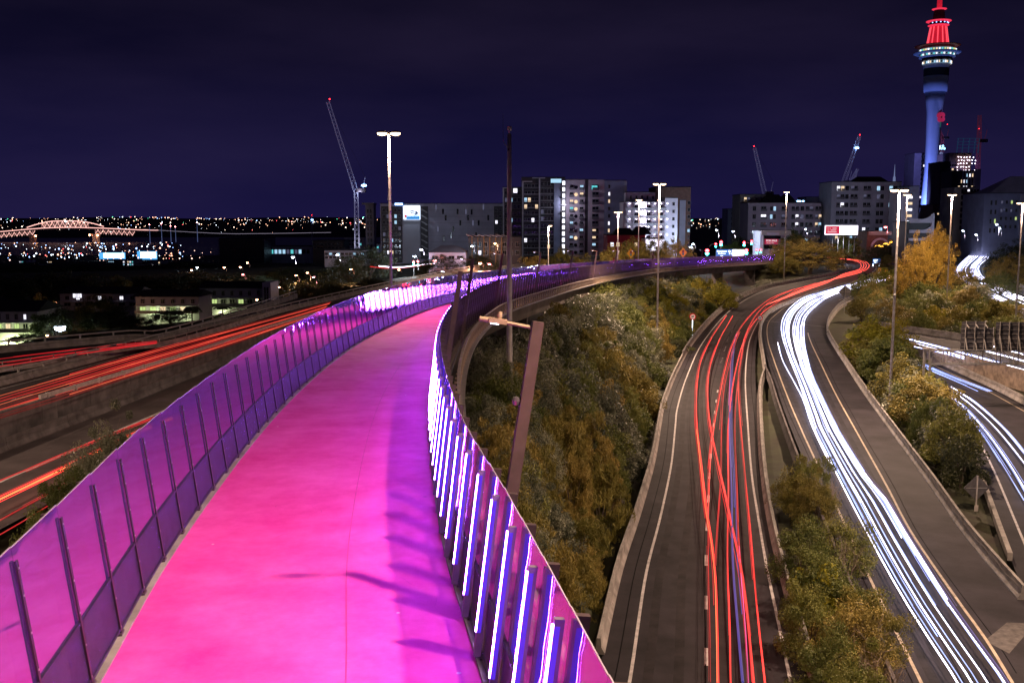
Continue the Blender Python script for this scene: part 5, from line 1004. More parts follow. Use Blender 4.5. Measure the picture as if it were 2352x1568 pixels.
b.box('parapet', 1745, 1812, 529, 540, -0.8, 0.0, WALLS['cream']); b.box('window_band', 1752, 1790, 541, 549, -0.12, 0.0, M_WIN); b.box('window_band', 1752, 1790, 562, 572, -0.12, 0.0, M_WIN); b.box('corner_column', 1748, 1751, 540, 584, -0.5, 0.0, M_WF)
b.box('name_board', 1757, 1785, 534.5, 539, -1.0, -0.85, WALLS['white']); lettering('GARAGE', 0.55, M_WIN, b.r, (b.X(1773), -1.03, b.Z(536.8))) if False else None
p0 = D(1772, 555, 394.2); sg = thing('sale_board', 'red FOR SALE board on the corner building', 'sign', tuple(p0)); MB().box((0,0,0), (5.3,0.12,2.0)).obj('panel', mat('sale_red', (0.62,0.03,0.09), 0.5, emit=(0.62,0.03,0.10), es=0.35), sg); M_SW = glow('sale_lettering', (1,0.85,0.9), 0.9); lettering('FOR SALE', 1.0, M_SW, sg, (0,-0.10,0.38), bold=True); lettering('Ph 021 596', 0.62, M_SW, sg, (-0.5,-0.10,-0.55))
p0 = D(1932.5, 528.5, 400); bb = thing('billboard', 'bright white and red roadside billboard on posts, right of the big round tree', 'billboard', tuple(p0)); w_, h_ = 75*400/FPX, 21*400/FPX
MB().box((0,0,0), (w_,0.3,h_)).obj('panel', glow('roadside_billboard_white', (0.92,0.86,1.0), 3.0), bb); MB().box((-w_*0.27,-0.18,0), (w_*0.42,0.04,h_*0.86)).obj('red_field', glow('roadside_billboard_red', (0.75,0.03,0.08), 0.9), bb)
for k, (tx, bw) in enumerate([('Free up', 1.6), ('pay', 2.2), ('', 3.6)]):
    if tx: lettering(tx, 0.55, M_SW, bb, (-w_*0.40+(0 if k else 0.15), -0.22, 0.75-0.75*k))
    MB().box((-w_*0.30+(1.1 if k == 0 else 0.7 if k == 1 else 0.2), -0.21, 0.70-0.75*k), (bw, 0.02, 0.24)).obj('text_line', M_SW, bb)
for x in np.linspace(-w_*0.42, w_*0.42, 6): MB().bar((x,0.3,-h_/2), (x,0.3,-h_/2-7), 0.22).obj('post', M_STEEL, bb)
for x in (-3.5, 0, 3.5): MB().bar((x,0,h_/2), (x,-1.0,h_/2+0.5), 0.08).obj('lamp_arm', M_STEEL, bb)
lamp('billboard_light', 'SPOT', (0,-2.0,-h_/2-0.6), 5000, (0.85,0.85,1.0), 0.5, bb, spot=150)
b = Bld('brick building with a pale arch behind yellow lamps', 1992, 2040, 532, 430, 12, 'brick', name='low_building'); b.box('parapet', 1990, 2042, 531, 540, -0.4, 0, WALLS['cream'])
a_ = np.linspace(0, np.pi, 13); c_ = np.array([b.X(2017), -0.3, b.Z(568)]); MB().tube([c_+np.array([3.6*math.cos(q), 0, 3.6*math.sin(q)]) for q in a_], 0.5, 6).obj('arch', WALLS['white'], b.r)
b = Bld('white building with three upswept curved balcony bands', 2081, 2137, 510, 360, 12, 'dark', name='curved_building')
for y0, y1 in [(503,512),(528,535),(547,553)]:
    xs_ = np.linspace(b.X(2081), b.X(2136), 16); lo = np.full(16, b.Z(y1)); hi = b.Z(y0)+np.clip((xs_-b.X(2108))/(b.X(2136)-b.X(2108)), 0, 1)**2.2*2.2
    m_ = MB(); n_ = 16; v = np.concatenate([np.stack([xs_, np.full(16,-0.8), lo], 1), np.stack([xs_, np.full(16,-0.8), hi], 1), np.stack([xs_, np.full(16,-0.2), lo], 1), np.stack([xs_, np.full(16,-0.2), hi], 1)]); m_.add(v, [(i,i+1,16+i+1,16+i) for i in range(15)]+[(16+i,16+i+1,48+i+1,48+i) for i in range(15)]+[(i,32+i,32+i+1,i+1) for i in range(15)]+[(15,47,63,31),(0,16,48,32)]); m_.obj('curved_band', WALLS['white'], b.r)
b.box('end_fin', 2131, 2137, 492, 553, -0.9, 0.2, WALLS['white'])
# city centre blocks round the tower
for lb, a_, c_, y_, YY, wl, nc, nr, lt in [('dark office tower just left of the needle tower',2101,2118,352,1000,'mauve',3,14,.1),('banded office tower behind the needle tower',2138,2166,349,1010,'mauve',5,16,.06),('dark apartment tower right of the needle tower',2160,2184,372,860,'dark',4,14,.12),('lower dark block right of the tower foot',2143,2166,470,800,'brick',3,6,.2)]:
    b = Bld(lb, a_, c_, y_, YY, 25, wl, name='office_tower', zb=-25); b.wins(a_+1, c_-1, y_+3, 560, nc, nr+6, lt, 0.75, 0.5, seed=a_, cols=[M_CYAN, M_WARM, M_WW])
p0 = D(2154, 339, 1005); sg = thing('bank_sign', 'glowing white sign with a three-leaf emblem high beside the needle tower', 'sign', tuple(p0)); MB().box((-2,0,0), (9,0.4,4.2)).obj('panel', glow('bright_sign_white', (0.6,0.75,1.0), 6), sg)
for x, z in [(5.0,1.4),(3.9,-1.0),(6.3,-1.0)]: MB().lathe([(1.2,0),(1.2,0.3)], 10, (0,0,0)).obj('emblem_leaf', glow('emblem_blue', (0.3,0.7,1.0), 4), sg).matrix_local = Matrix.Translation((x,0,z))@Matrix.Rotation(R(90),4,'X')
b = Bld('tower under construction with work lights and steel frame on top', 2181, 2232, 352, 880, 25, 'brick', name='construction_tower', zb=-25)
for i in range(5):
    for k in range(7):
        if rng.random() < 0.7: MB().lathe([(0.1,0),(0.45,0.2),(0.45,0.5),(0.1,0.7)], 6, (b.X(2184+k*6.6+rng.random()*3), -0.6, b.Z(361+i*7.5+rng.random()*2))).obj('work_light', glow('work_light', (0.9,0.8,1.0), 7), b.r)
for x in (2183,2195,2209,2222,2231): MB().bar((b.X(x),1,b.h), (b.X(x)+0.8,1,b.Z(318)), 0.5).obj('steel_column', mat('teal_steel_glow', (0.06,0.13,0.2), 0.5, emit=(0.02,0.07,0.16), es=0.35), b.r)  # unlit steel frame given a faint teal glow
for y_ in (318,325,332,340): MB().bar((b.X(2183),1,b.Z(y_)), (b.X(2231),1,b.Z(y_)), 0.4).obj('steel_beam', MATS['teal_steel_glow'], b.r)
b = Bld('white-finned apartment tower below the construction tower', 2187, 2238, 392, 700, 18, 'dark', zb=-22); b.wins(2188, 2224, 396, 520, 6, 9, 0.35, 0.7, 0.55, seed=41, cols=[M_WW, M_WARM, M_COOL])
for x in (2197, 2203, 2209, 2216, 2222): b.box('white_fin', x, x+2.2, 392, 520, -0.8, -0.1, WALLS['white'])
b.box('white_end', 2225, 2238, 388, 520, -0.8, 0.0, WALLS['white'])
b = Bld('cream gridded apartment block behind the right-hand masts', 2193, 2240, 430, 560, 18, 'cream'); b.wins(2196, 2238, 433, 530, 6, 7, 0.12, 0.72, 0.72, seed=43, cols=[M_WW])
b = Bld('dark block with a domed pale roof at right edge', 2262, 2390, 444, 520, 25, 'blue'); b.wins(2285, 2330, 455, 530, 4, 4, 0.4, 0.4, 0.4, seed=45, cols=[M_DIM, M_WARM, M_GRN]); b.wins(2262, 2282, 455, 540, 2, 4, 0.3, 0.4, 0.5, seed=46, cols=[M_GRN, M_WARM]); b.box('white_wall', 2332, 2390, 446, 540, -0.6, 0, WALLS['grey'])
MB().add([(b.X(2262),0,b.h),(b.X(2420),0,b.h),(b.X(2420),20,b.h),(b.X(2262),20,b.h),(b.X(2320),6,b.Z(404)),(b.X(2420),6,b.Z(404))], [(0,1,5,4),(1,2,5),(2,3,4,5),(3,0,4),(3,2,1,0)]).obj('sloped_roof', WALLS['grey'], b.roof)
b = Bld('brown block between the cream apartments and the domed roof', 2241, 2262, 440, 545, 18, 'brick'); b.wins(2243, 2261, 448, 535, 2, 5, 0.25, 0.5, 0.5, seed=47, cols=[M_GRN, M_WARM])
# needle tower
pb = D(2133, 520, 920); t = thing('needle_tower', 'very tall slender concrete tower with red-lit crown and observation decks', 'tower', (pb[0], pb[1], -25))
def tz(py): return D(2133, py, 920)[2]+25
M_TCONC = mat('tower_concrete', (0.42, 0.44, 0.52), 0.8, var=0.12, scale=0.05)
MB().lathe([(9.5,0),(8.2,tz(490)),(6.9,tz(430)),(6.1,tz(390)),(6.0,tz(330)),(6.4,tz(260)),(7.6,tz(235)),(8.6,tz(212))], 20).obj('shaft', M_TCONC, t, True)
MB().lathe([(9.9,tz(211.8)),(10.6,tz(176))], 24).obj('upper_shaft', M_TCONC, t, True); MB().lathe([(10.65,tz(175.8)),(10.8,tz(158.2))], 24).obj('dark_band', WALLS['black'], t); MB().lathe([(10.9,tz(158)),(11.3,tz(149))], 24).obj('collar', M_TCONC, t)
for k in range(8):
    a = k*math.pi/4+0.2; MB().add([(8.0*math.cos(a)-1.0*math.sin(a),8.0*math.sin(a)+1.0*math.cos(a),0),(8.0*math.cos(a)+1.0*math.sin(a),8.0*math.sin(a)-1.0*math.cos(a),0),(13*math.cos(a)+1.0*math.sin(a),13*math.sin(a)-1.0*math.cos(a),0),(13*math.cos(a)-1.0*math.sin(a),13*math.sin(a)+1.0*math.cos(a),0),(5.8*math.cos(a),5.8*math.sin(a),tz(432))], [(0,1,4),(1,2,4),(2,3,4),(3,0,4),(3,2,1,0)]).obj('buttress', M_TCONC, t)
M_TW = mat('tower_lit_glass', (0.02,0.02,0.03), 0.2, emit=(0.45,0.75,0.95), es=0.30, sample=False)
for r_, y0, y1, m_ in [(12.2,149,142,M_TW),(12.8,142,134,M_WIN),(15.5,134,130.5,M_TCONC),(14.0,130.5,125,M_TW),(20,125,121,M_TCONC),(15.5,121,114,M_TW),(14,114,107,mat('tower_red_roof', (0.4,0.05,0.06), 0.6)),(19.5,108,105.5,MATS['tower_red_roof'])]:
    MB().lathe([(r_*0.93,tz(y0)),(r_,tz(y0)+0.7),(r_,tz(y1)-0.5),(r_*0.94,tz(y1))], 28).obj('deck_ring', m_, t)
for k in range(22):
    a = -math.pi*k/21; MB().box((12.4*math.cos(a), 12.4*math.sin(a), tz(145.5)), (0.9,0.9,1.8), rz=a).obj('deck_window', [M_WARM, M_WW, M_COOL, M_WIN][k % 4], t)
    MB().box((15.7*math.cos(a+.1), 15.7*math.sin(a+.1), tz(117.5)), (0.9,1.2,1.4), rz=a).obj('deck_window', [M_CYAN, M_WW, M_WARM, M_GRN][k % 4], t)
    MB().box((14.2*math.cos(a+.1), 14.2*math.sin(a+.1), tz(127.6)), (0.9,1.2,1.2), rz=a).obj('deck_window', [M_CYAN, M_WIN, M_WW][k % 3], t)
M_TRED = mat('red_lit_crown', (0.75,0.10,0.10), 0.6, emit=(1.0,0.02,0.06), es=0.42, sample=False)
MB().lathe([(9.0,tz(107)),(6.6,tz(62))], 24).obj('crown_drum', M_TRED, t, True)
for k in range(12):
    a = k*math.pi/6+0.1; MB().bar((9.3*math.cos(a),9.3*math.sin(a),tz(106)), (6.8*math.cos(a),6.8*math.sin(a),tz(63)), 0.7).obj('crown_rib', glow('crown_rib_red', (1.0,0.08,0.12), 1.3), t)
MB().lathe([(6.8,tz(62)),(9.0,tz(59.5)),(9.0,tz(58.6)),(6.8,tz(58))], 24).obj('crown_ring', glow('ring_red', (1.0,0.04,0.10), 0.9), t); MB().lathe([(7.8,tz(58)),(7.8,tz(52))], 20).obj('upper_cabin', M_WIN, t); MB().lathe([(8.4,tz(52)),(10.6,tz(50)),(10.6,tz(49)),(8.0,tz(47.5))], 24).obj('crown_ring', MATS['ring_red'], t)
MB().lathe([(5.4,tz(47)),(4.4,tz(24))], 16).obj('mast_base', mat('dark_mast', (0.05,0.03,0.05), 0.5), t); MB().lathe([(4.6,tz(24)),(6.2,tz(22)),(6.2,tz(21)),(4.0,tz(20))], 20).obj('crown_ring', MATS['ring_red'], t); MB().lathe([(2.2,tz(20)),(1.9,tz(-90)),(0.5,tz(-160))], 12).obj('spire', M_TRED, t)
for k in range(6): MB().lathe([(0.1,0),(0.6,0.3),(0.6,0.7),(0.1,1)], 6, (7.9*math.cos(-0.4-k*.45), 7.9*math.sin(-0.4-k*.45), tz(55.5))).obj('beacon', glow('blue_beacon', (0.3,0.45,1.0), 8 if k == 2 else 3), t)
for k in range(3):
    a = -R(50+40*k); lamp('tower_uplight', 'SPOT', (26*math.cos(a), 26*math.sin(a), 22), 300000, (0.10,0.22,1.0), 1.0, t, spot=70, rot=(R(152), 0, a+R(90)))
    lamp('tower_uplight', 'SPOT', (60*math.cos(a), 60*math.sin(a), 30), 300000, (0.20,0.24,0.78), 1.0, t, spot=70, rot=(R(125), 0, a+R(90)))
m_ = MB(); a_ = np.linspace(0, 6.28, 18); po = thing('tower_poppy', 'red poppy emblem projected on the shaft of the needle tower', 'emblem', (pb[0]+3.5, pb[1]-6.4, tz(272)-25))
for x, z, r_ in [(-1.2,1.8,2.7),(1.0,2.0,2.6),(-0.6,-1.4,2.6),(1.2,-1.3,2.5)]: MB().lathe([(r_,0),(r_,0.15)], 14).obj('petal', mat('poppy_red', (0.7,0.03,0.08), 0.7, emit=(0.8,0.03,0.10), es=0.30, sample=False), po).matrix_local = Matrix.Translation((x,-0.12*abs(x)-z*0.01,z))@Matrix.Rotation(R(90),4,'X')
MB().lathe([(0.7,0),(0.7,0.2)], 10).obj('centre', WALLS['black'], po).matrix_local = Matrix.Translation((0.4,-0.4,0.3))@Matrix.Rotation(R(90),4,'X'); MB().box((0,-0.2,-6), (0.5,0.2,5)).obj('stalk', glow('poppy_green', (0.05,0.4,0.3), 0.25), po)
# church-like spire
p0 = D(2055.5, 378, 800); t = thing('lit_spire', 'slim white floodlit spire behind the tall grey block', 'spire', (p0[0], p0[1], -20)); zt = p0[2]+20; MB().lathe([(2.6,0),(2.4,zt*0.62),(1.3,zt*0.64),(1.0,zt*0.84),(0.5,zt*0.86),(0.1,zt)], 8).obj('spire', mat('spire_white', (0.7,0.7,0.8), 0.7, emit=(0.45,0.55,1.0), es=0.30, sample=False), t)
# cranes
def lattice(m, a, b, w, n, r=0.12):
    a = np.array(a, float); b = np.array(b, float); d = (b-a)/np.linalg.norm(b-a); s = np.cross(d, [0,1.0,0]); s = s/np.linalg.norm(s)*w/2; u = np.array([0, w/2, 0])
    cs = [s+u, s-u, -s-u, -s+u]
    for c in cs: m.bar(a+c, b+c*0.7, r)
    for i in range(n):
        p, q = a+(b-a)*i/n, a+(b-a)*(i+1)/n; k1, k2 = 1-0.3*i/n, 1-0.3*(i+1)/n
        for j in range(4): m.bar(p+cs[j]*k1, q+cs[(j+1) % 4]*k2, r*0.6)
def crane(label, Y, base, top, tip, w, light=None, red=None, m1=None, zb=None, cab=True):
    a, b, c = D(*base, Y), D(*top, Y), D(*tip, Y); z0 = a[2] if zb is None else zb
    t = thing('tower_crane', label, 'crane', (b[0], b[1], z0), 'tower cranes'); o = np.array([b[0], b[1], z0]); mm_ = m1 or mat('crane_paint', (0.46,0.44,0.56), 0.5, var=0.1)
    if b[2]-z0 > 3:
        m_ = MB(); lattice(m_, (0,0,0), (0,0,b[2]-z0), w*1.1, max(6, int((b[2]-z0)/w)), 0.16*w/1.8); m_.obj('mast', mm_, t)
    m_ = MB(); lattice(m_, b-o, c-o, w, 22, 0.14*w/1.8); m_.obj('jib', mm_, t)
    MB().box((b-o)+[w*1.2,0,0.6], (w*2.2,w*1.2,w*0.9)).obj('cab', M_DSTEEL, t); MB().bar((b-o)+[w*1.5,0,0], (b-o)+[w*2.2,0,w*3.4], 0.25).obj('back_stay', mm_, t)
    MB().bar((b-o)+[w*2.2,0,w*3.4], c-o, 0.07).obj('cable', M_DSTEEL, t)
    if light is not None:
        q = D(*light, Y)-o; MB().lathe([(0.3,-0.5),(1.2,-0.35),(1.2,0.35),(0.3,0.5)], 10, tuple(q)).obj('work_light', glow('crane_light', (0.25,0.5,1.0), 14), t)
    if red is not None:
        q = D(*red, Y)-o; MB().lathe([(0.1,-0.35),(0.4,0),(0.1,0.35)], 8, tuple(q)).obj('warning_light', glow('warning_red', (1.0,0.02,0.03), 8), t)
    return t
cl_ = crane('tall luffing crane with a blue work light, left of the big lamp mast', 480, (818,575), (818,440), (753,234), 2.0, (836,426), (757,228), mat('pale_crane_paint_glow', (0.62,0.60,0.72), 0.5, emit=(0.16,0.15,0.34), es=0.25, sample=False))  # faint violet glow put into the crane paint
lamp('crane_lamp', 'POINT', tuple(np.array(D(824,440,477))-np.array(cl_.location)), 700, (0.6,0.7,1.0), 0.4, cl_); lamp('crane_lamp', 'POINT', tuple(np.array(D(826,560,475))-np.array(cl_.location)), 900, (0.8,0.85,1.0), 0.4, cl_)
crane('dim leaning crane above the cream apartment block', 620, (1757,450), (1757,446), (1733,340), 2.2, None, (1732,336), MATS['pale_crane_paint_glow'])
crane('blue-lit leaning crane above the tall grey block', 620, (1937,425), (1937,421), (1974,313), 2.2, (1968,340), (1975,310), MATS['pale_crane_paint_glow'])
crane('shorter crane jib beside the blue-lit one', 640, (1953,425), (1953,421), (1970,388), 1.8, None, None, MATS['pale_crane_paint_glow'])
crane('red and white upright crane right of the construction tower', 900, (2245,445), (2249,325), (2250,265), 3.0, None, (2249,296), mat('red_crane_paint_glow', (0.45,0.10,0.12), 0.5, emit=(0.2,0.03,0.06), es=0.2, sample=False))  # dull red glow put into this crane's paint
crane('small crane right behind the needle tower', 950, (2164,350), (2165,318), (2150,285), 2.4, None, (2176,286), MATS['red_crane_paint_glow'])
crane('distant thin crane with red and blue lamps above the harbour', 900, (716,575), (716,506), (716,493), 1.2, (717.5,505), (716,494))

# ------------------------------------------------------------------ flats on the left hillside
def flats(label, px0, px1, yroof, yeave, ybase, Y, wall, seed, ncol, lit):
    b = Bld(label, px0, px1, yeave, Y, 9, wall, name='flats'); bpy.data.objects.remove(b.roof); h = b.Z(yroof)
    MB().add([(-0.6,-0.9,b.h),(b.w+0.6,-0.9,b.h),(b.w+0.6,9.6,b.h),(-0.6,9.6,b.h),(0.2,4.5,h),(b.w-0.2,4.5,h)], [(0,1,5,4),(1,2,5),(2,3,4,5),(3,0,4),(3,2,1,0)]).obj('roof', WALLS['black'], b.r)
    ym = (yeave+ybase)/2; b.wins(px0+3, px1-3, yeave+3, ym, ncol, 1, 0.1, 0.35, 0.6, seed=seed, cols=[M_WW]); b.wins(px0+3, px1-3, ym+2, ybase, ncol, 1, lit, 0.6, 0.75, seed=seed+1, cols=[M_GRN, M_GRN, M_WARM])
    b.box('balcony_slab', px0, px1, ym, ym+1.4, -1.3, 0, WALLS['grey']); b.box('balcony_rail', px0, px1, ym+(ybase-ym)*0.62, ybase, -1.25, -1.15, M_FRAME)
    return b
b = flats('white two-storey flats with a lit balcony at left edge', -20, 86, 694, 714, 762, 172, 'white', 1, 5, 0.55); lamp('porch_light', 'POINT', (b.w*0.4,-0.7,b.h*0.42), 1300, (0.8,1.0,0.4), 0.15, b.r); lamp('porch_light', 'POINT', (b.w*0.85,-0.7,b.h*0.42), 1000, (0.8,1.0,0.4), 0.15, b.r)
b = flats('dark long-roofed flats with two lit windows behind the orange tree', 137, 318, 661, 674, 708, 235, 'grey', 4, 7, 0.2); link('lit_window', win_mesh(1.2,1.2,M_WW), b.r, loc=(b.X(172),-0.1,b.Z(678))); link('lit_window', win_mesh(1.2,1.2,M_WW), b.r, loc=(b.X(181),-0.1,b.Z(678)))
b = flats('dark middle flats with yellow-green lit ground floor', 311, 456, 668, 681, 719, 205, 'grey', 7, 6, 0.35); lamp('porch_light', 'POINT', (b.w*0.3,-0.8,b.h*0.5), 450, (0.8,1.0,0.4), 0.15, b.r); lamp('porch_light', 'POINT', (b.w*0.75,-0.8,b.h*0.5), 350, (0.8,1.0,0.4), 0.15, b.r)
b = flats('right-hand flats with a pale gable end and lit balconies', 458, 606, 648, 661, 704, 222, 'grey', 9, 7, 0.55); lamp('porch_light', 'POINT', (b.w*0.35,-0.8,b.h*0.5), 450, (0.85,1.0,0.4), 0.15, b.r); lamp('porch_light', 'POINT', (b.w*0.75,-0.8,b.h*0.5), 450, (0.85,1.0,0.4), 0.15, b.r)
b.box('gable_wall', 606, 625, 648, 720, -1.5, 6, WALLS['white'])
for x in (612, 618):
    for y_ in (666, 682): link('slit_window', win_mesh(0.35,1.5,M_WIN,False), b.r, loc=(b.X(x),-1.53,b.Z(y_)))
b = Bld('pale gabled shed end between the two dark flats', 290, 320, 668, 238, 6, 'white', name='shed')
g_ = np.random.default_rng(12)
for k in range(14):
    x_ = 8+k*33+g_.random()*14; y_ = 594+g_.random()*14; YY = 560+g_.random()*220; w_ = 16+14*g_.random(); wl = ['grey','white','blue','brick'][k % 4]
    b = Bld('low %s building by the harbour streets, %s from left' % ({'grey':'grey','white':'pale','blue':'blue-grey','brick':'brown'}[wl], ords[k]), x_, x_+w_, y_, YY, 12, wl, name='low_building', group='low buildings by the harbour'); b.wins(x_+1, x_+w_-1, y_+1.5, y_+14, 5, 2, 0.55, 0.7, 0.55, seed=k, cols=[M_COOL, M_CYAN, M_WW, M_WARM, M_COOL])
# ------------------------------------------------------------------ street lamps of the town
M_O = glow('orange_street_lens', (1.0,0.42,0.20), 40); M_B = glow('white_street_lens', (0.65,0.80,1.0), 45); M_Y = glow('yellow_street_lens', (0.9,1.0,0.4), 25); M_R = glow('pink_street_lens', (1.0,0.25,0.25), 30)
def street(px, py, Y, c, k, pw, big=1.0):
    Y = Y*0.78 if (px < 830 and 300 < Y < 560) else Y; p = D(px, py, Y); zb = min(gz(p[0], p[1]), p[2]-4); m_ = {'o':M_O,'b':M_B,'y':M_Y,'r':M_R}[c]; cl = {'o':(1,.5,.25),'b':(.65,.8,1),'y':(.85,1,.45),'r':(1,.3,.3)}[c]; H = p[2]-zb
    t = thing('street_lamp', {'o':'orange','b':'white','y':'yellow','r':'pink'}[c]+' street lamp '+k, 'street lamp', (p[0]+0.9, p[1], zb), 'street lamps of the town')
    MB().tube([(0,0,0),(0,0,H*0.8),(-0.1,0,H*0.93),(-0.45,0,H+0.12),(-0.9,0,H+0.15)], [0.09,0.07,0.06,0.05,0.04], 6).obj('pole', M_DSTEEL, t)
    s = big*max(0.22, Y*0.0011); hd = MB().lathe([(0.12*s/.3,0.18),(s,0.1),(s,0.04)], 8, (-0.9,0,H)).obj('lamp_head', M_STEEL, t); MB().lathe([(s*0.95,0.03),(s*0.8,-s*0.5),(s*0.2,-s*0.75)], 8, (-0.9,0,H)).obj('lens', m_, hd)
    if pw: lamp('lamp_light', 'POINT', (-0.9,-0.6,H-s-1.6), pw*4, cl, 0.3, t)
for a in [(138,750,165,'b','blazing beside the white flats at left',1200,4.5),(108,770,160,'o','below the blazing white one',250),(42,770,158,'y','before the white flats at left',250),(116,742,175,'y','small one left of the blazing white lamp',0),(124,695,190,'o','in the orange-lit tree between the flats',500),(641,659,230,'o','beside the pale gable end',150),(590,688,180,'o','low behind the carriageway rail',0),
          (673,590,420,'b','on its tall pole left of the crane',2200,1.5),(775,585,430,'b','right of the tall white one by the pale shed',1500,1.2),(515,614,450,'o','left of the netted block base',500),(552,613,470,'o','left one before the netted block',500),(568,603,460,'o','before the netted block',600),(558,630,400,'r','low before the netted block',300),(680,632,360,'o','left of three below the crane',500),(706,626,370,'o','middle of three below the crane',500),(720,636,350,'r','right of three below the crane',400),(806,618,360,'o','below the dark crane trees',600),(453,614,520,'b','among the left hillside trees',200),(440,620,500,'o','small among the left hillside trees',200),
          (952,588,330,'b','left of two before the billboard block',2600,1.3),(968,573,335,'b','right of two before the billboard block',2600,1.3),(998,597,315,'r','biggest pink glow above the left fence',1600,2.0),(990,606,310,'o','below the big pink glow',400),(916,619,300,'o','over the traffic strands left of the fence',500),(1103,604,290,'o','yellowish pair, left, above the fence',900,1.5),(1124,606,290,'r','yellowish pair, right, above the fence',700,1.3),(1084,565,320,'b','on bent pole before the timber-post building',900),(1137,559,325,'o','on bent pole before the timber-post building',600),
          (1587,567,390,'b','left of two by the lamp-lit tree',2600,1.3),(1592,560,400,'b','right of two by the lamp-lit tree',1800),(1646,528,380,'b','on a bent pole above the traffic lights',1500),(1684,531,400,'b','on a bent pole right of the traffic lights',900),(1850,526,450,'b','on a bent pole above the round tree',900),(2034,521,410,'r','beside the brick arch building',900,1.4),
          (2289,515,330,'b','on a bent pole above the distant white strands',1500),(2296,524,420,'b','small above the distant white strands',500),(2242,539,420,'b','over the dark trees right of the gold-lit tree',600),(2212,530,400,'b','on a bent arm right of the mast by the gold-lit tree',400),
          (150,645,600,'o','far among the dark trees',0,.8),(92,640,640,'o','far beyond the orange-lit tree',0,.8),(230,640,700,'o','far below the lit hoardings',0,.8),(170,608,900,'o','by the harbour road',0,.8)]: street(*a)
# yellow lamps before the arch
for k in range(26):
    p = D(2008+k*1.9+rng.random()*2, 566-k*0.5+rng.random()*6, 405); o = MB().lathe([(0.05,-0.3),(0.3,0),(0.05,0.3)], 6).obj('festoon_bulb', glow('amber_bulb', (1.0,0.5,0.06), 5)); o.location = p; tag(o, 'small amber bulb strung before the brick arch', 'bulb', 'amber festoon bulbs')

# ------------------------------------------------------------------ traffic lights and signs
M_SB = mat('sign_blue', (0.03,0.12,0.42), 0.5, emit=(0.03,0.15,0.55), es=0.6, sample=False); M_SWH = mat('sign_white', (0.8,0.8,0.85), 0.5, emit=(0.8,0.85,1.0), es=0.4, sample=False)  # sign plates, lettering and some posts carry a glow of their own
def signal(px, py, Y, label, arm=None, big=1.0):
    p = D(px, py, Y); zb = gz(p[0], p[1]); t = thing('traffic_light', label, 'traffic light', (p[0], p[1], zb), 'traffic lights at the junction'); H = p[2]-zb
    if arm: MB().tube([(arm,0.2,0),(arm,0.2,H-0.6),(arm*0.7,0.2,H+0.3),(0,0.2,H+0.5)], [0.10,0.09,0.07,0.05], 6).obj('pole', M_POLE, t)
    else: MB().tube([(0,0.2,0),(0,0.2,H+0.3)], 0.08, 6).obj('pole', M_POLE, t)
    MB().box((0,0,H), (0.6,0.3,1.5)).obj('housing', WALLS['black'], t)
    for z, m_ in ((0.45, glow('signal_red', (1.0,0.03,0.04), 30)), (0.0, WALLS['black']), (-0.45, glow('signal_green', (0.05,1.0,0.75), 14))): MB().lathe([(0.30*big,0),(0.28*big,0.12),(0.05,0.18)], 10).obj('lens', m_, t).matrix_local = Matrix.Translation((0,-0.16,H+z))@Matrix.Rotation(R(90),4,'X')
    if big > 1.2: lamp('signal_light', 'POINT', (0,-0.7,H), 500, (1,.1,.15), 0.3, t); 
for a in [(1624,579,350,'big glaring signal left of the blue direction sign',None,2.2),(1644,563,365,'small signal on the bent arm above the blue sign',-2.2,1.2),(1656,559,372,'signal high above the blue sign',None,1.8),(1709,560,380,'left signal on the bent arm before the sale board',4.5,1.5),(1726,557,382,'second signal on the bent arm before the sale board',2.5,1.3),(1714,578,360,'low red glaring signal before the sale board',None,2.0),(1738,577,365,'small signal left of the corner building',None,1.0),(1747,576,366,'small signal beside the corner building',None,1.0),(950,605,330,'signal left of the two white street lamps',None,1.0),(960,604,332,'signal between mast and white street lamps',None,1.0)]: signal(*a)
p0 = D(1669,582,352); t = thing('direction_sign', 'blue lane direction sign between the traffic lights', 'sign', tuple(p0)); MB().box((0,0,0), (7.4,0.15,2.8)).obj('panel', M_SB, t)
for x, a_, c_ in [(-1.7,'Downtown','Harbour'),(1.8,'Car Park','Bridge')]: lettering(a_, 0.75, M_SWH, t, (x,-0.1,0.75)); lettering(c_, 0.75, M_SWH, t, (x,-0.1,-0.05)); MB().poly([(x-0.5,-0.1,-0.8),(x+0.5,-0.1,-0.8),(x,-0.1,-1.2)]).obj('arrow', M_SWH, t)
for x in (-2.8,2.8): MB().bar((x,0.2,-1.4), (x,0.2,-4.0), 0.15).obj('post', M_STEEL, t)
p0 = D(1696,582,350); t = thing('glowing_sign', 'overexposed white lit panel right of the blue direction sign', 'sign', tuple(p0)); MB().box((0,0,0), (3.9,0.3,2.6)).obj('panel', glow('overexposed_panel', (1.0,0.86,0.75), 5), t); MB().bar((0,0.2,-1.3), (0,0.2,-4), 0.2).obj('post', M_STEEL, t)
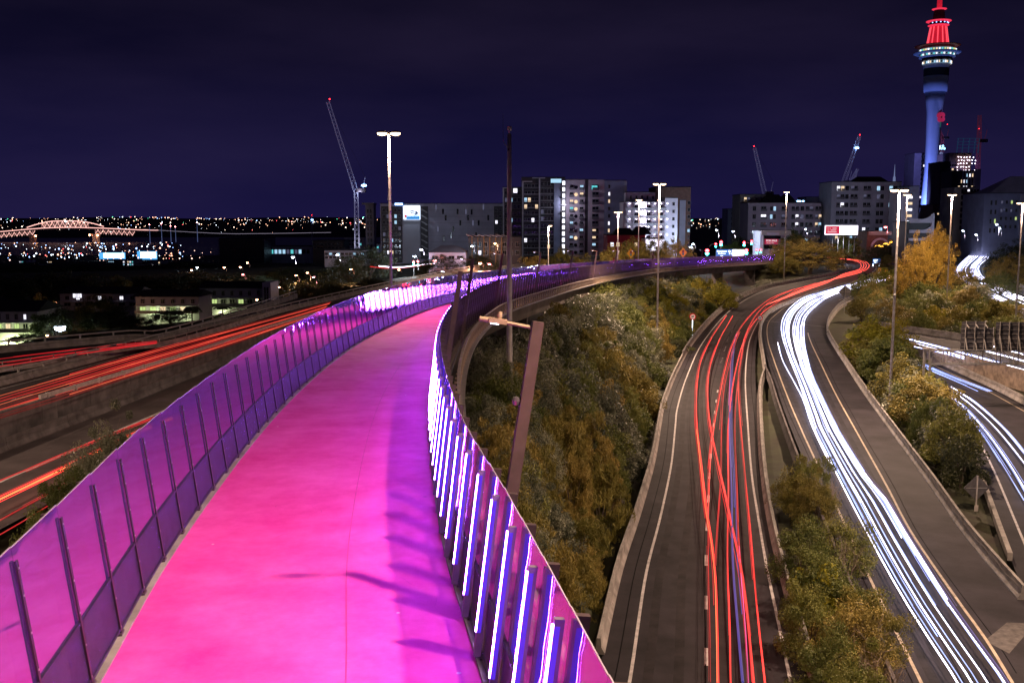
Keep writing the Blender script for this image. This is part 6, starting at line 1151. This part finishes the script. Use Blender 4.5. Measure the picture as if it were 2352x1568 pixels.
for px, py, lb in [(1449,582,'left yellow diamond traffic-light warning sign behind the fence'),(1569,580,'right yellow diamond traffic-light warning sign behind the fence')]:
    p0 = D(px, py, 285); t = thing('warning_sign', lb, 'sign', (p0[0], p0[1], p0[2]), 'yellow warning signs'); s = 1.15
    MB().add([(-s,0,0),(0,0,-s*1.2),(s,0,0),(0,0,s*1.2),(-s,0.06,0),(0,0.06,-s*1.2),(s,0.06,0),(0,0.06,s*1.2)], [(0,1,2,3),(7,6,5,4),(0,4,5,1),(1,5,6,2),(2,6,7,3),(3,7,4,0)]).obj('plate', mat('warning_yellow', (0.75,0.33,0.02), 0.5, emit=(0.8,0.30,0.02), es=0.25, sample=False), t)
    MB().box((0,-0.04,0), (0.5,0.03,1.4)).obj('symbol', WALLS['black'], t)
    for z, cc in ((0.42,(0.6,0.02,0.03)),(0,(0.7,0.2,0.2)),(-0.42,(0.0,0.5,0.3))): MB().lathe([(0.18,0),(0.18,0.05)], 10).obj('symbol_disc', glow('symbol_%.2f' % cc[1], cc, 0.5), t).matrix_local = Matrix.Translation((0,-0.06,z))@Matrix.Rotation(R(90),4,'X')
    MB().bar((0,0.12,-1.2), (0,0.12,-6), 0.12).obj('post', M_STEEL, t)
p0 = P(1745,752,-20.6); p1 = D(1749,730,p0[1]); t = thing('speed_sign', 'round red-rimmed 50 speed sign standing on the median barrier', 'sign', (p0[0], p0[1], -21)); hz = p1[2]+21
MB().bar((0,0.05,0), (0,0.05,hz+0.3), 0.09).obj('post', M_POLE, t)
def disc(r_, m_, nm, par, y, z): MB().lathe([(r_,0),(r_,0.03)], 24).obj(nm, m_, par).matrix_local = Matrix.Translation((0,y,z))@Matrix.Rotation(R(90),4,'X')
disc(0.52, mat('sign_red', (0.55,0.015,0.03), 0.5), 'rim', t, 0, hz); disc(0.36, mat('sign_face', (0.75,0.72,0.72), 0.5), 'face', t, -0.035, hz); lettering('50', 0.46, WALLS['black'], t, (0,-0.075,hz), bold=True)
p1 = D(1591,727,178); g_ = gz(p1[0], p1[1]); t = thing('speed_sign', 'round speed sign half hidden by leaves left of the red-trail road', 'sign', (p1[0], p1[1], g_)); hz = p1[2]-g_; MB().bar((0,0.05,0), (0,0.05,hz+0.3), 0.09).obj('post', M_SWH, t); disc(0.60, MATS['sign_red'], 'rim', t, 0, hz); disc(0.42, MATS['sign_face'], 'face', t, -0.035, hz); lettering('50', 0.54, WALLS['black'], t, (0,-0.075,hz), bold=True)
for px, py, Y, s, lb in [(2243,1120,72,0.95,'grey back of a diamond sign on a white post, lower right'),(1941,670,225,1.5,'dark back of a diamond sign on the bend of the white-trail road')]:
    p0 = D(px, py, Y); g_ = -20.8; t = thing('warning_sign', lb, 'sign', (p0[0], p0[1], g_)); z = p0[2]-g_
    MB().add([(-s,0,z),(0,0,z-s),(s,0,z),(0,0,z+s),(-s,0.04,z),(0,0.04,z-s),(s,0.04,z),(0,0.04,z+s)], [(0,1,2,3),(7,6,5,4),(0,4,5,1),(1,5,6,2),(2,6,7,3),(3,7,4,0)]).obj('plate', mat('sign_back_grey', (0.10,0.095,0.10), 0.6, metal=0.3), t)
    MB().bar((0,-0.06,0), (0,-0.06,z+s), 0.09).obj('post', M_POLE if s < 1 else M_STEEL, t); MB().bar((-s*0.8,-0.03,z), (s*0.8,-0.03,z), 0.05).obj('brace', M_STEEL, t); 
    if s < 1: MB().box((0,-0.13,z-1.5), (0.28,0.05,0.45)).obj('number_plate', M_POLE, t)
p0 = D(2013,600,385); t = thing('direction_sign', 'small blue direction sign on two white posts by the red bend', 'sign', (p0[0], p0[1], p0[2])); MB().box((0,0,0), (2.9,0.12,2.0)).obj('panel', M_SB, t)
for z in (0.5, 0.0, -0.5): MB().box((-0.3,-0.08,z), (1.6,0.03,0.22)).obj('text_line', M_SWH, t)
for x in (-1.2,1.2): MB().bar((x,0.15,-1.0), (x,0.15,-5.0), 0.2).obj('post', M_SWH, t)
for k, (px, py, Y) in enumerate([(2020,620,350),(2036,624,348),(2037,632,345)]):
    p0 = D(px, py, Y); t = thing('chevron_board', '%s yellow curve board at the red bend, counted from left' % ords[k], 'sign', (p0[0], p0[1], p0[2]), 'yellow curve boards'); MB().box((0,0,0), (1.0,0.08,1.4)).obj('plate', MATS['warning_yellow'], t); MB().poly([(0.25,-0.06,0.55),(-0.3,-0.06,0),(0.25,-0.06,-0.55),(0.4,-0.06,-0.4),(0.0,-0.06,0),(0.4,-0.06,0.4)]).obj('chevron', WALLS['black'], t); MB().bar((0,0.1,-0.7), (0,0.1,-2.8), 0.12).obj('post', M_SWH, t)
# sign gantry seen from behind
Yg = 112; p0 = D(2131, 804, Yg); g_ = gz(p0[0], p0[1]); t = thing('sign_gantry', 'steel truss sign gantry with dark sign backs over the right-hand motorway', 'gantry', (p0[0], p0[1], g_)); zt = p0[2]-g_; X2 = 32.0; hb = 1.55
for dx in (-0.35, 0.35): MB().bar((dx,0,0), (dx,0,zt+0.15), 0.22).obj('leg', M_STEEL, t)
MB().box((0,0,zt+0.2), (1.1,0.7,0.12)).obj('leg_cap', M_STEEL, t)
for y_ in (-0.5, 0.5):
    for z in (zt, zt-hb): MB().bar((0,y_,z), (X2,y_,z), 0.14).obj('chord', M_STEEL, t)
    for i in range(16):
        x = i*2.0; MB().bar((x,y_,zt-hb), (x,y_,zt), 0.10).obj('upright', M_STEEL, t); MB().bar((x+0.1,y_,zt), (x+1.95,y_,zt-hb), 0.08).obj('diagonal', M_STEEL, t)
M_SBK = mat('sign_back', (0.060,0.056,0.062), 0.6, metal=0.3, var=0.25, scale=1.0)
def gx_(px): return (px-CX)/FPX*Yg-p0[0]
def gz_(py): return D(1176, py, Yg)[2]-g_
def back(a_, c_, y0, y1, lb):
    q = thing('gantry_sign', lb, 'sign', (p0[0]+gx_(a_), p0[1]-0.75, g_)); w_ = gx_(c_)-gx_(a_); MB().box((w_/2,0,(gz_(y0)+gz_(y1))/2), (w_,0.06,gz_(y0)-gz_(y1))).obj('plate', M_SBK, q)
    for z in np.arange(gz_(y1)+0.3, gz_(y0), 0.5): MB().box((w_/2,-0.05,z), (w_-0.1,0.04,0.03)).obj('rib', M_STEEL, q)
    for x in np.arange(0.45, w_, 1.05): MB().bar((x,-0.09,gz_(y1)-0.05), (x,-0.09,gz_(y0)+0.05), 0.07).obj('upright', M_STEEL, q); MB().bar((x,-0.75,gz_(y1)-0.02), (x+0.02,-0.12,gz_(y0)-(gz_(y0)-gz_(y1))*0.5), 0.08).obj('stay', M_STEEL, q)
back(2207, 2283, 750, 800, 'wide stepped dark sign back on the gantry'); back(2286, 2360, 738, 802, 'dark sign back at the right end of the gantry')
back(2208, 2261, 736.5, 749.5, 'upper strip of dark sign back on the gantry')

# ------------------------------------------------------------------ harbour, bridge, far shore
M_WATER = mat('harbour_water', (0.006,0.008,0.016), 0.34, var=0.2, scale=0.002)
struct(MB().poly([(-9000,1900,-65),(9000,1900,-65),(9000,9000,-65),(-9000,9000,-65)]).obj('water', M_WATER))
hx = np.linspace(-8000, 8000, 120); hy = np.linspace(3700, 9500, 26); HX, HY = np.meshgrid(hx, hy); g = np.random.default_rng(5); ph = g.random(12)*6.28
HZ = -66+np.clip((HY-3750)/700, 0, 1)*14+np.clip((HY-3750)/5200, 0, 1)*78+np.clip((HY-3750)/2000, 0, 1)*sum(4.5*np.sin(HX/(260+90*k)+HY/(400+60*k)+ph[k])/(1+k*0.3) for k in range(8))
fr_ = np.array([4000+260*math.sin(x/900+1)+120*math.sin(x/350) for x in hx]); HZ = np.where(HY < fr_[None, :], -70, HZ)
struct(MB().add(np.stack([HX.ravel(), HY.ravel(), HZ.ravel()], 1), [(j*120+i, j*120+i+1, (j+1)*120+i+1, (j+1)*120+i) for j in range(25) for i in range(119)]).obj('hills', mat('far_land', (0.012,0.012,0.014), 0.95), smooth=True))
def lights_stuff(name, pts, sizes, m, label):
    v = []; f = []
    for k, (p, s) in enumerate(zip(pts, sizes)):
        v += [p+np.array(d)*s for d in ((1,0,0),(0,1,0),(-1,0,0),(0,-1,0),(0,0,1),(0,0,-1))]; b0 = 6*k; f += [(b0,b0+1,b0+4),(b0+1,b0+2,b0+4),(b0+2,b0+3,b0+4),(b0+3,b0,b0+4),(b0+1,b0,b0+5),(b0+2,b0+1,b0+5),(b0+3,b0+2,b0+5),(b0,b0+3,b0+5)]
    me = bpy.data.meshes.new(name); me.from_pydata([tuple(q) for q in v], [], f); me.materials.append(m); o = link(name, me); stuff(o); o['label'] = label; o['category'] = 'town lights'; return o
pal = [((1.0,0.50,0.32), 7, 330), ((1.0,0.78,0.62), 7, 260), ((0.75,0.85,1.0), 6, 170), ((0.3,0.5,1.0), 6, 50), ((1.0,0.08,0.1), 7, 30), ((0.1,1.0,0.5), 5, 16)]
nm_ = ['orange', 'warm white', 'white', 'blue', 'red', 'green']
for (c_, st_, n_), nme in zip(pal, nm_):
    pts, sz = [], []
    for k in range(n_):
        y = 4150+4700*rng.random()**0.9; x = (rng.random()*2350-1176)/FPX*y; i = np.argmin(abs(hx-x)); j = np.argmin(abs(hy-y)); z = HZ[j, i]+5
        if z < -60: z = -58
        pts.append(np.array([x, y, z])); sz.append((0.55+1.2*rng.random()**3)*y/3000)
    lights_stuff('shore_lights', pts, sz, glow('shore_light_%s' % nme, c_, st_), '%s lights scattered over the far shore' % nme)
for (c_, st_, n_), nme in zip([((1.0,0.45,0.28), 6, 60), ((0.7,0.85,1.0), 6, 80), ((0.3,0.5,1.0), 6, 50), ((1,0.1,0.1), 6, 12)], ['orange', 'white', 'blue', 'red']):
    pts, sz = [], []
    for k in range(n_):
        x_ = rng.random()*430-10; y_ = 556+rng.random()*46; Y = 1700-(y_-556)*17+rng.random()*150; p = D(x_, y_, Y); pts.append(p); sz.append((0.5+1.0*rng.random()**3)*Y/1500)
    lights_stuff('harbour_lights', pts, sz, glow('harbour_light_%s' % nme, c_, st_), '%s lights of the marina and harbour streets at left' % nme)
pts, sz = [], []
for k in range(120):
    x_ = rng.random()*860; y_ = 575+rng.random()*70; Y = 900-(y_-575)*7+rng.random()*80; pts.append(D(x_, y_, Y)); sz.append(0.28+0.45*rng.random()**2)
lights_stuff('hillside_lights', pts, sz, glow('hillside_light', (1.0,0.6,0.5), 4), 'tiny lights glimpsed through the dark hillside trees')
Yb = 3100
def B(zx, zy): return D(zx*0.14583, 477.7+zy*0.14583, Yb)
br = thing('harbour_bridge', 'distant lit steel arch truss bridge over the harbour at left', 'bridge', tuple(B(1050,550))); o_ = B(1050,550)
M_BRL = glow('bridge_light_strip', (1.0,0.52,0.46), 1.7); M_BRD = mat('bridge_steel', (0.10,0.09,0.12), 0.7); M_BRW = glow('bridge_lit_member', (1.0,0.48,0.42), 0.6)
dk = spline([B(*q)-o_ for q in [(-400,410),(0,380),(400,345),(700,322),(1050,312),(1400,316),(1800,332),(2180,350),(2500,356)]], 30)
MB().sweep(dk, [(-3,-4),(-3,0),(3,0),(3,-4)]).obj('deck', M_BRD, br); MB().tube(dk+[0,-4,1.2], 1.1, 5).obj('deck_lights', M_BRL, br)
ar = spline([B(*q)-o_ for q in [(430,308),(560,265),(770,215),(920,206),(1050,204),(1200,207),(1320,215),(1480,245),(1640,292)]], 20); MB().tube(ar+[0,-3,0], 1.3, 5).obj('arch_chord', M_BRL, br)
def dz_(x): return float(np.interp(x, dk[:, 0], dk[:, 2]))
def az_(x): return float(np.interp(x, ar[:, 0], ar[:, 2]))
xs_ = np.linspace(ar[2, 0]+8, ar[-3, 0]-8, 19)
for i, x in enumerate(xs_):
    MB().bar((x,-3,dz_(x)+2), (x,-3,az_(x)-1), 0.9).obj('hanger', M_BRW, br)
    if i < 18: a_, c_ = (x, xs_[i+1]) if i % 2 else (xs_[i+1], x); MB().bar((a_,-3,dz_(a_)+2), (c_,-3,az_(c_)-1), 1.0).obj('diagonal', M_BRL, br)
for xa, xb, n_ in [(-300,560,22),(1510,2130,16)]:
    X0, X1 = (B(xa,400)-o_)[0], (B(xb,400)-o_)[0]; xs_ = np.linspace(X0, X1, n_)
    for i, x in enumerate(xs_[:-1]):
        z0, z1 = dz_(x)-4, dz_(x)-17; x2 = xs_[i+1]; MB().bar((x,-3,z0 if i % 2 else z1), (x2,-3,z1 if i % 2 else z0), 1.0).obj('truss_diagonal', M_BRL, br)
        MB().bar((x,-3,z0), (x,-3,z1), 0.8).obj('truss_post', M_BRW, br)
    MB().bar((X0,-3,dz_(X0)-17.5), (X1,-3,dz_(X1)-17.5), 1.0).obj('bottom_chord', M_BRD, br)
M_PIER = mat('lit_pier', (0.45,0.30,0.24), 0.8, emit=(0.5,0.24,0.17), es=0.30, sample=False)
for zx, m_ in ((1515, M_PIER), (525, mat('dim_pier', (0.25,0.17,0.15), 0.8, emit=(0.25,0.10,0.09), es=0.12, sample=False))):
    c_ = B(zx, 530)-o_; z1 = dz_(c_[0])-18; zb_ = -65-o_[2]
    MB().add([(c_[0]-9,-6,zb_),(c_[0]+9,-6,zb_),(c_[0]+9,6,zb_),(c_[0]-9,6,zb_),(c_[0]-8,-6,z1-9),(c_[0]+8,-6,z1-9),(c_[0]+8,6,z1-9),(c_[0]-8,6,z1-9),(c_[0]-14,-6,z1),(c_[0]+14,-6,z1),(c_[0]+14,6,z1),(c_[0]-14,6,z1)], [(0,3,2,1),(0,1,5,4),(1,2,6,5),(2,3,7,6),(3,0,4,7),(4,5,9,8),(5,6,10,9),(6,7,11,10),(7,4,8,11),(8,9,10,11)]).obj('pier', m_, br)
for zx, zy, c_ in [(1430,425,M_O),(1555,430,M_O),(580,440,M_O),(1045,208,M_B)]: MB().lathe([(0.5,-2.5),(2.6,0),(0.5,2.5)], 6, tuple(B(zx,zy)-o_+[0,-8,0])).obj('navigation_lamp', c_, br)
# yacht masts and lit hoardings by the marina
for k, (px, y0, y1) in enumerate([(454,512,556),(372,515,556),(393,520,556),(404,522,556),(345,517,560)]):
    a_, c_ = D(px, y0, 1800), D(px, y1, 1800); t = thing('yacht_mast', '%s thin mast of the marina against the water, counted from right to left as lit' % ords[k], 'mast', (c_[0], c_[1], c_[2]), 'yacht masts'); MB().tube([(0,0,0),(0,0,a_[2]-c_[2])], [0.7,0.35], 5).obj('mast', mat('mast_white_glow', (0.5,0.55,0.7), 0.5, emit=(0.15,0.2,0.45), es=0.4, sample=False), t); MB().bar((0,0,a_[2]-c_[2]-1), (-9,0,2), 0.25).obj('stay', M_STEEL, t); MB().lathe([(0.1,-1),(1.0,0),(0.1,1)], 6, (0,0,a_[2]-c_[2]+1)).obj('mast_light', M_R, t)  # mast poles given a faint blue glow of their own
for a_, c_, y0, y1, lb in [(228,288,580,595,'long glowing blue-white hoarding by the harbour'),(315,361,577,596,'second glowing hoarding right of the long one')]:
    p1, p2 = D(a_, y0, 900), D(c_, y1, 900); t = thing('hoarding', lb, 'billboard', ((p1[0]+p2[0])/2, 900, p2[2])); w_, h_ = p2[0]-p1[0], p1[2]-p2[2]
    MB().box((0,0,h_/2), (w_,0.6,h_)).obj('panel', glow('hoarding_blue', (0.10,0.45,1.0), 1.1), t); MB().box((w_*0.06,-0.35,h_*0.55), (w_*0.8,0.1,h_*0.72)).obj('bright_print', glow('hoarding_white', (0.75,0.92,1.0), 3.2), t)
    for x in np.linspace(-w_*0.42, w_*0.42, 4): MB().bar((x,0.4,0), (x,0.4,-9), 0.5).obj('post', M_DSTEEL, t)
GH = 'white strands on the harbour road'
for k, pts in enumerate([[(205,603),(250,602.5),(309,603.5)],[(296,620),(310,614),(322,608),(316,603.5)],[(303,621),(322,615),(333,609),(326,604)],[(205,606),(240,606)]]): strand([D(x, y, 850) for x, y in pts], glow('harbour_road_white', (0.85,0.92,1.0), 5), 0.5, '%s white strand on the distant harbour road' % ords[k], GH)
strand([D(x, y, 310) for x, y in [(870,611),(905,614),(940,612),(985,606),(1010,604)]], M_WHT, 0.25, 'white strand on the side street below the billboard block', 'side street strands'); strand([D(x, y, 308) for x, y in [(850,612),(900,617),(950,612),(980,608)]], M_RED, 0.15, 'red strand on the side street below the billboard block', 'side street strands')
strand([D(x, y, 2600) for x, y in [(330,527),(500,536),(600,536.5),(760,534)]], glow('causeway_white', (0.85,0.75,1.0), 0.5), 0.6, 'thin pale strand of the causeway beyond the harbour', 'causeway strands')
SC.cycles.max_bounces = 5; SC.cycles.diffuse_bounces = 2; SC.cycles.glossy_bounces = 3; SC.cycles.transparent_max_bounces = 12; SC.cycles.sample_clamp_indirect = 4

# where look-alike plants share a description, say which one by its order from the camera
from collections import defaultdict
dd_ = defaultdict(list)
for o in COL.objects:
    if o.parent is None and 'label' in o and o.get('category') in ('plant', 'tree'): dd_[o['label']].append(o)
for lb, os_ in dd_.items():
    if 1 < len(os_) <= len(ords) and len(lb.split()) <= 12:
        for k, o in enumerate(sorted(os_, key=lambda q: q.location.y)): o['label'] = '%s, %s from the camera' % (lb, ords[k])
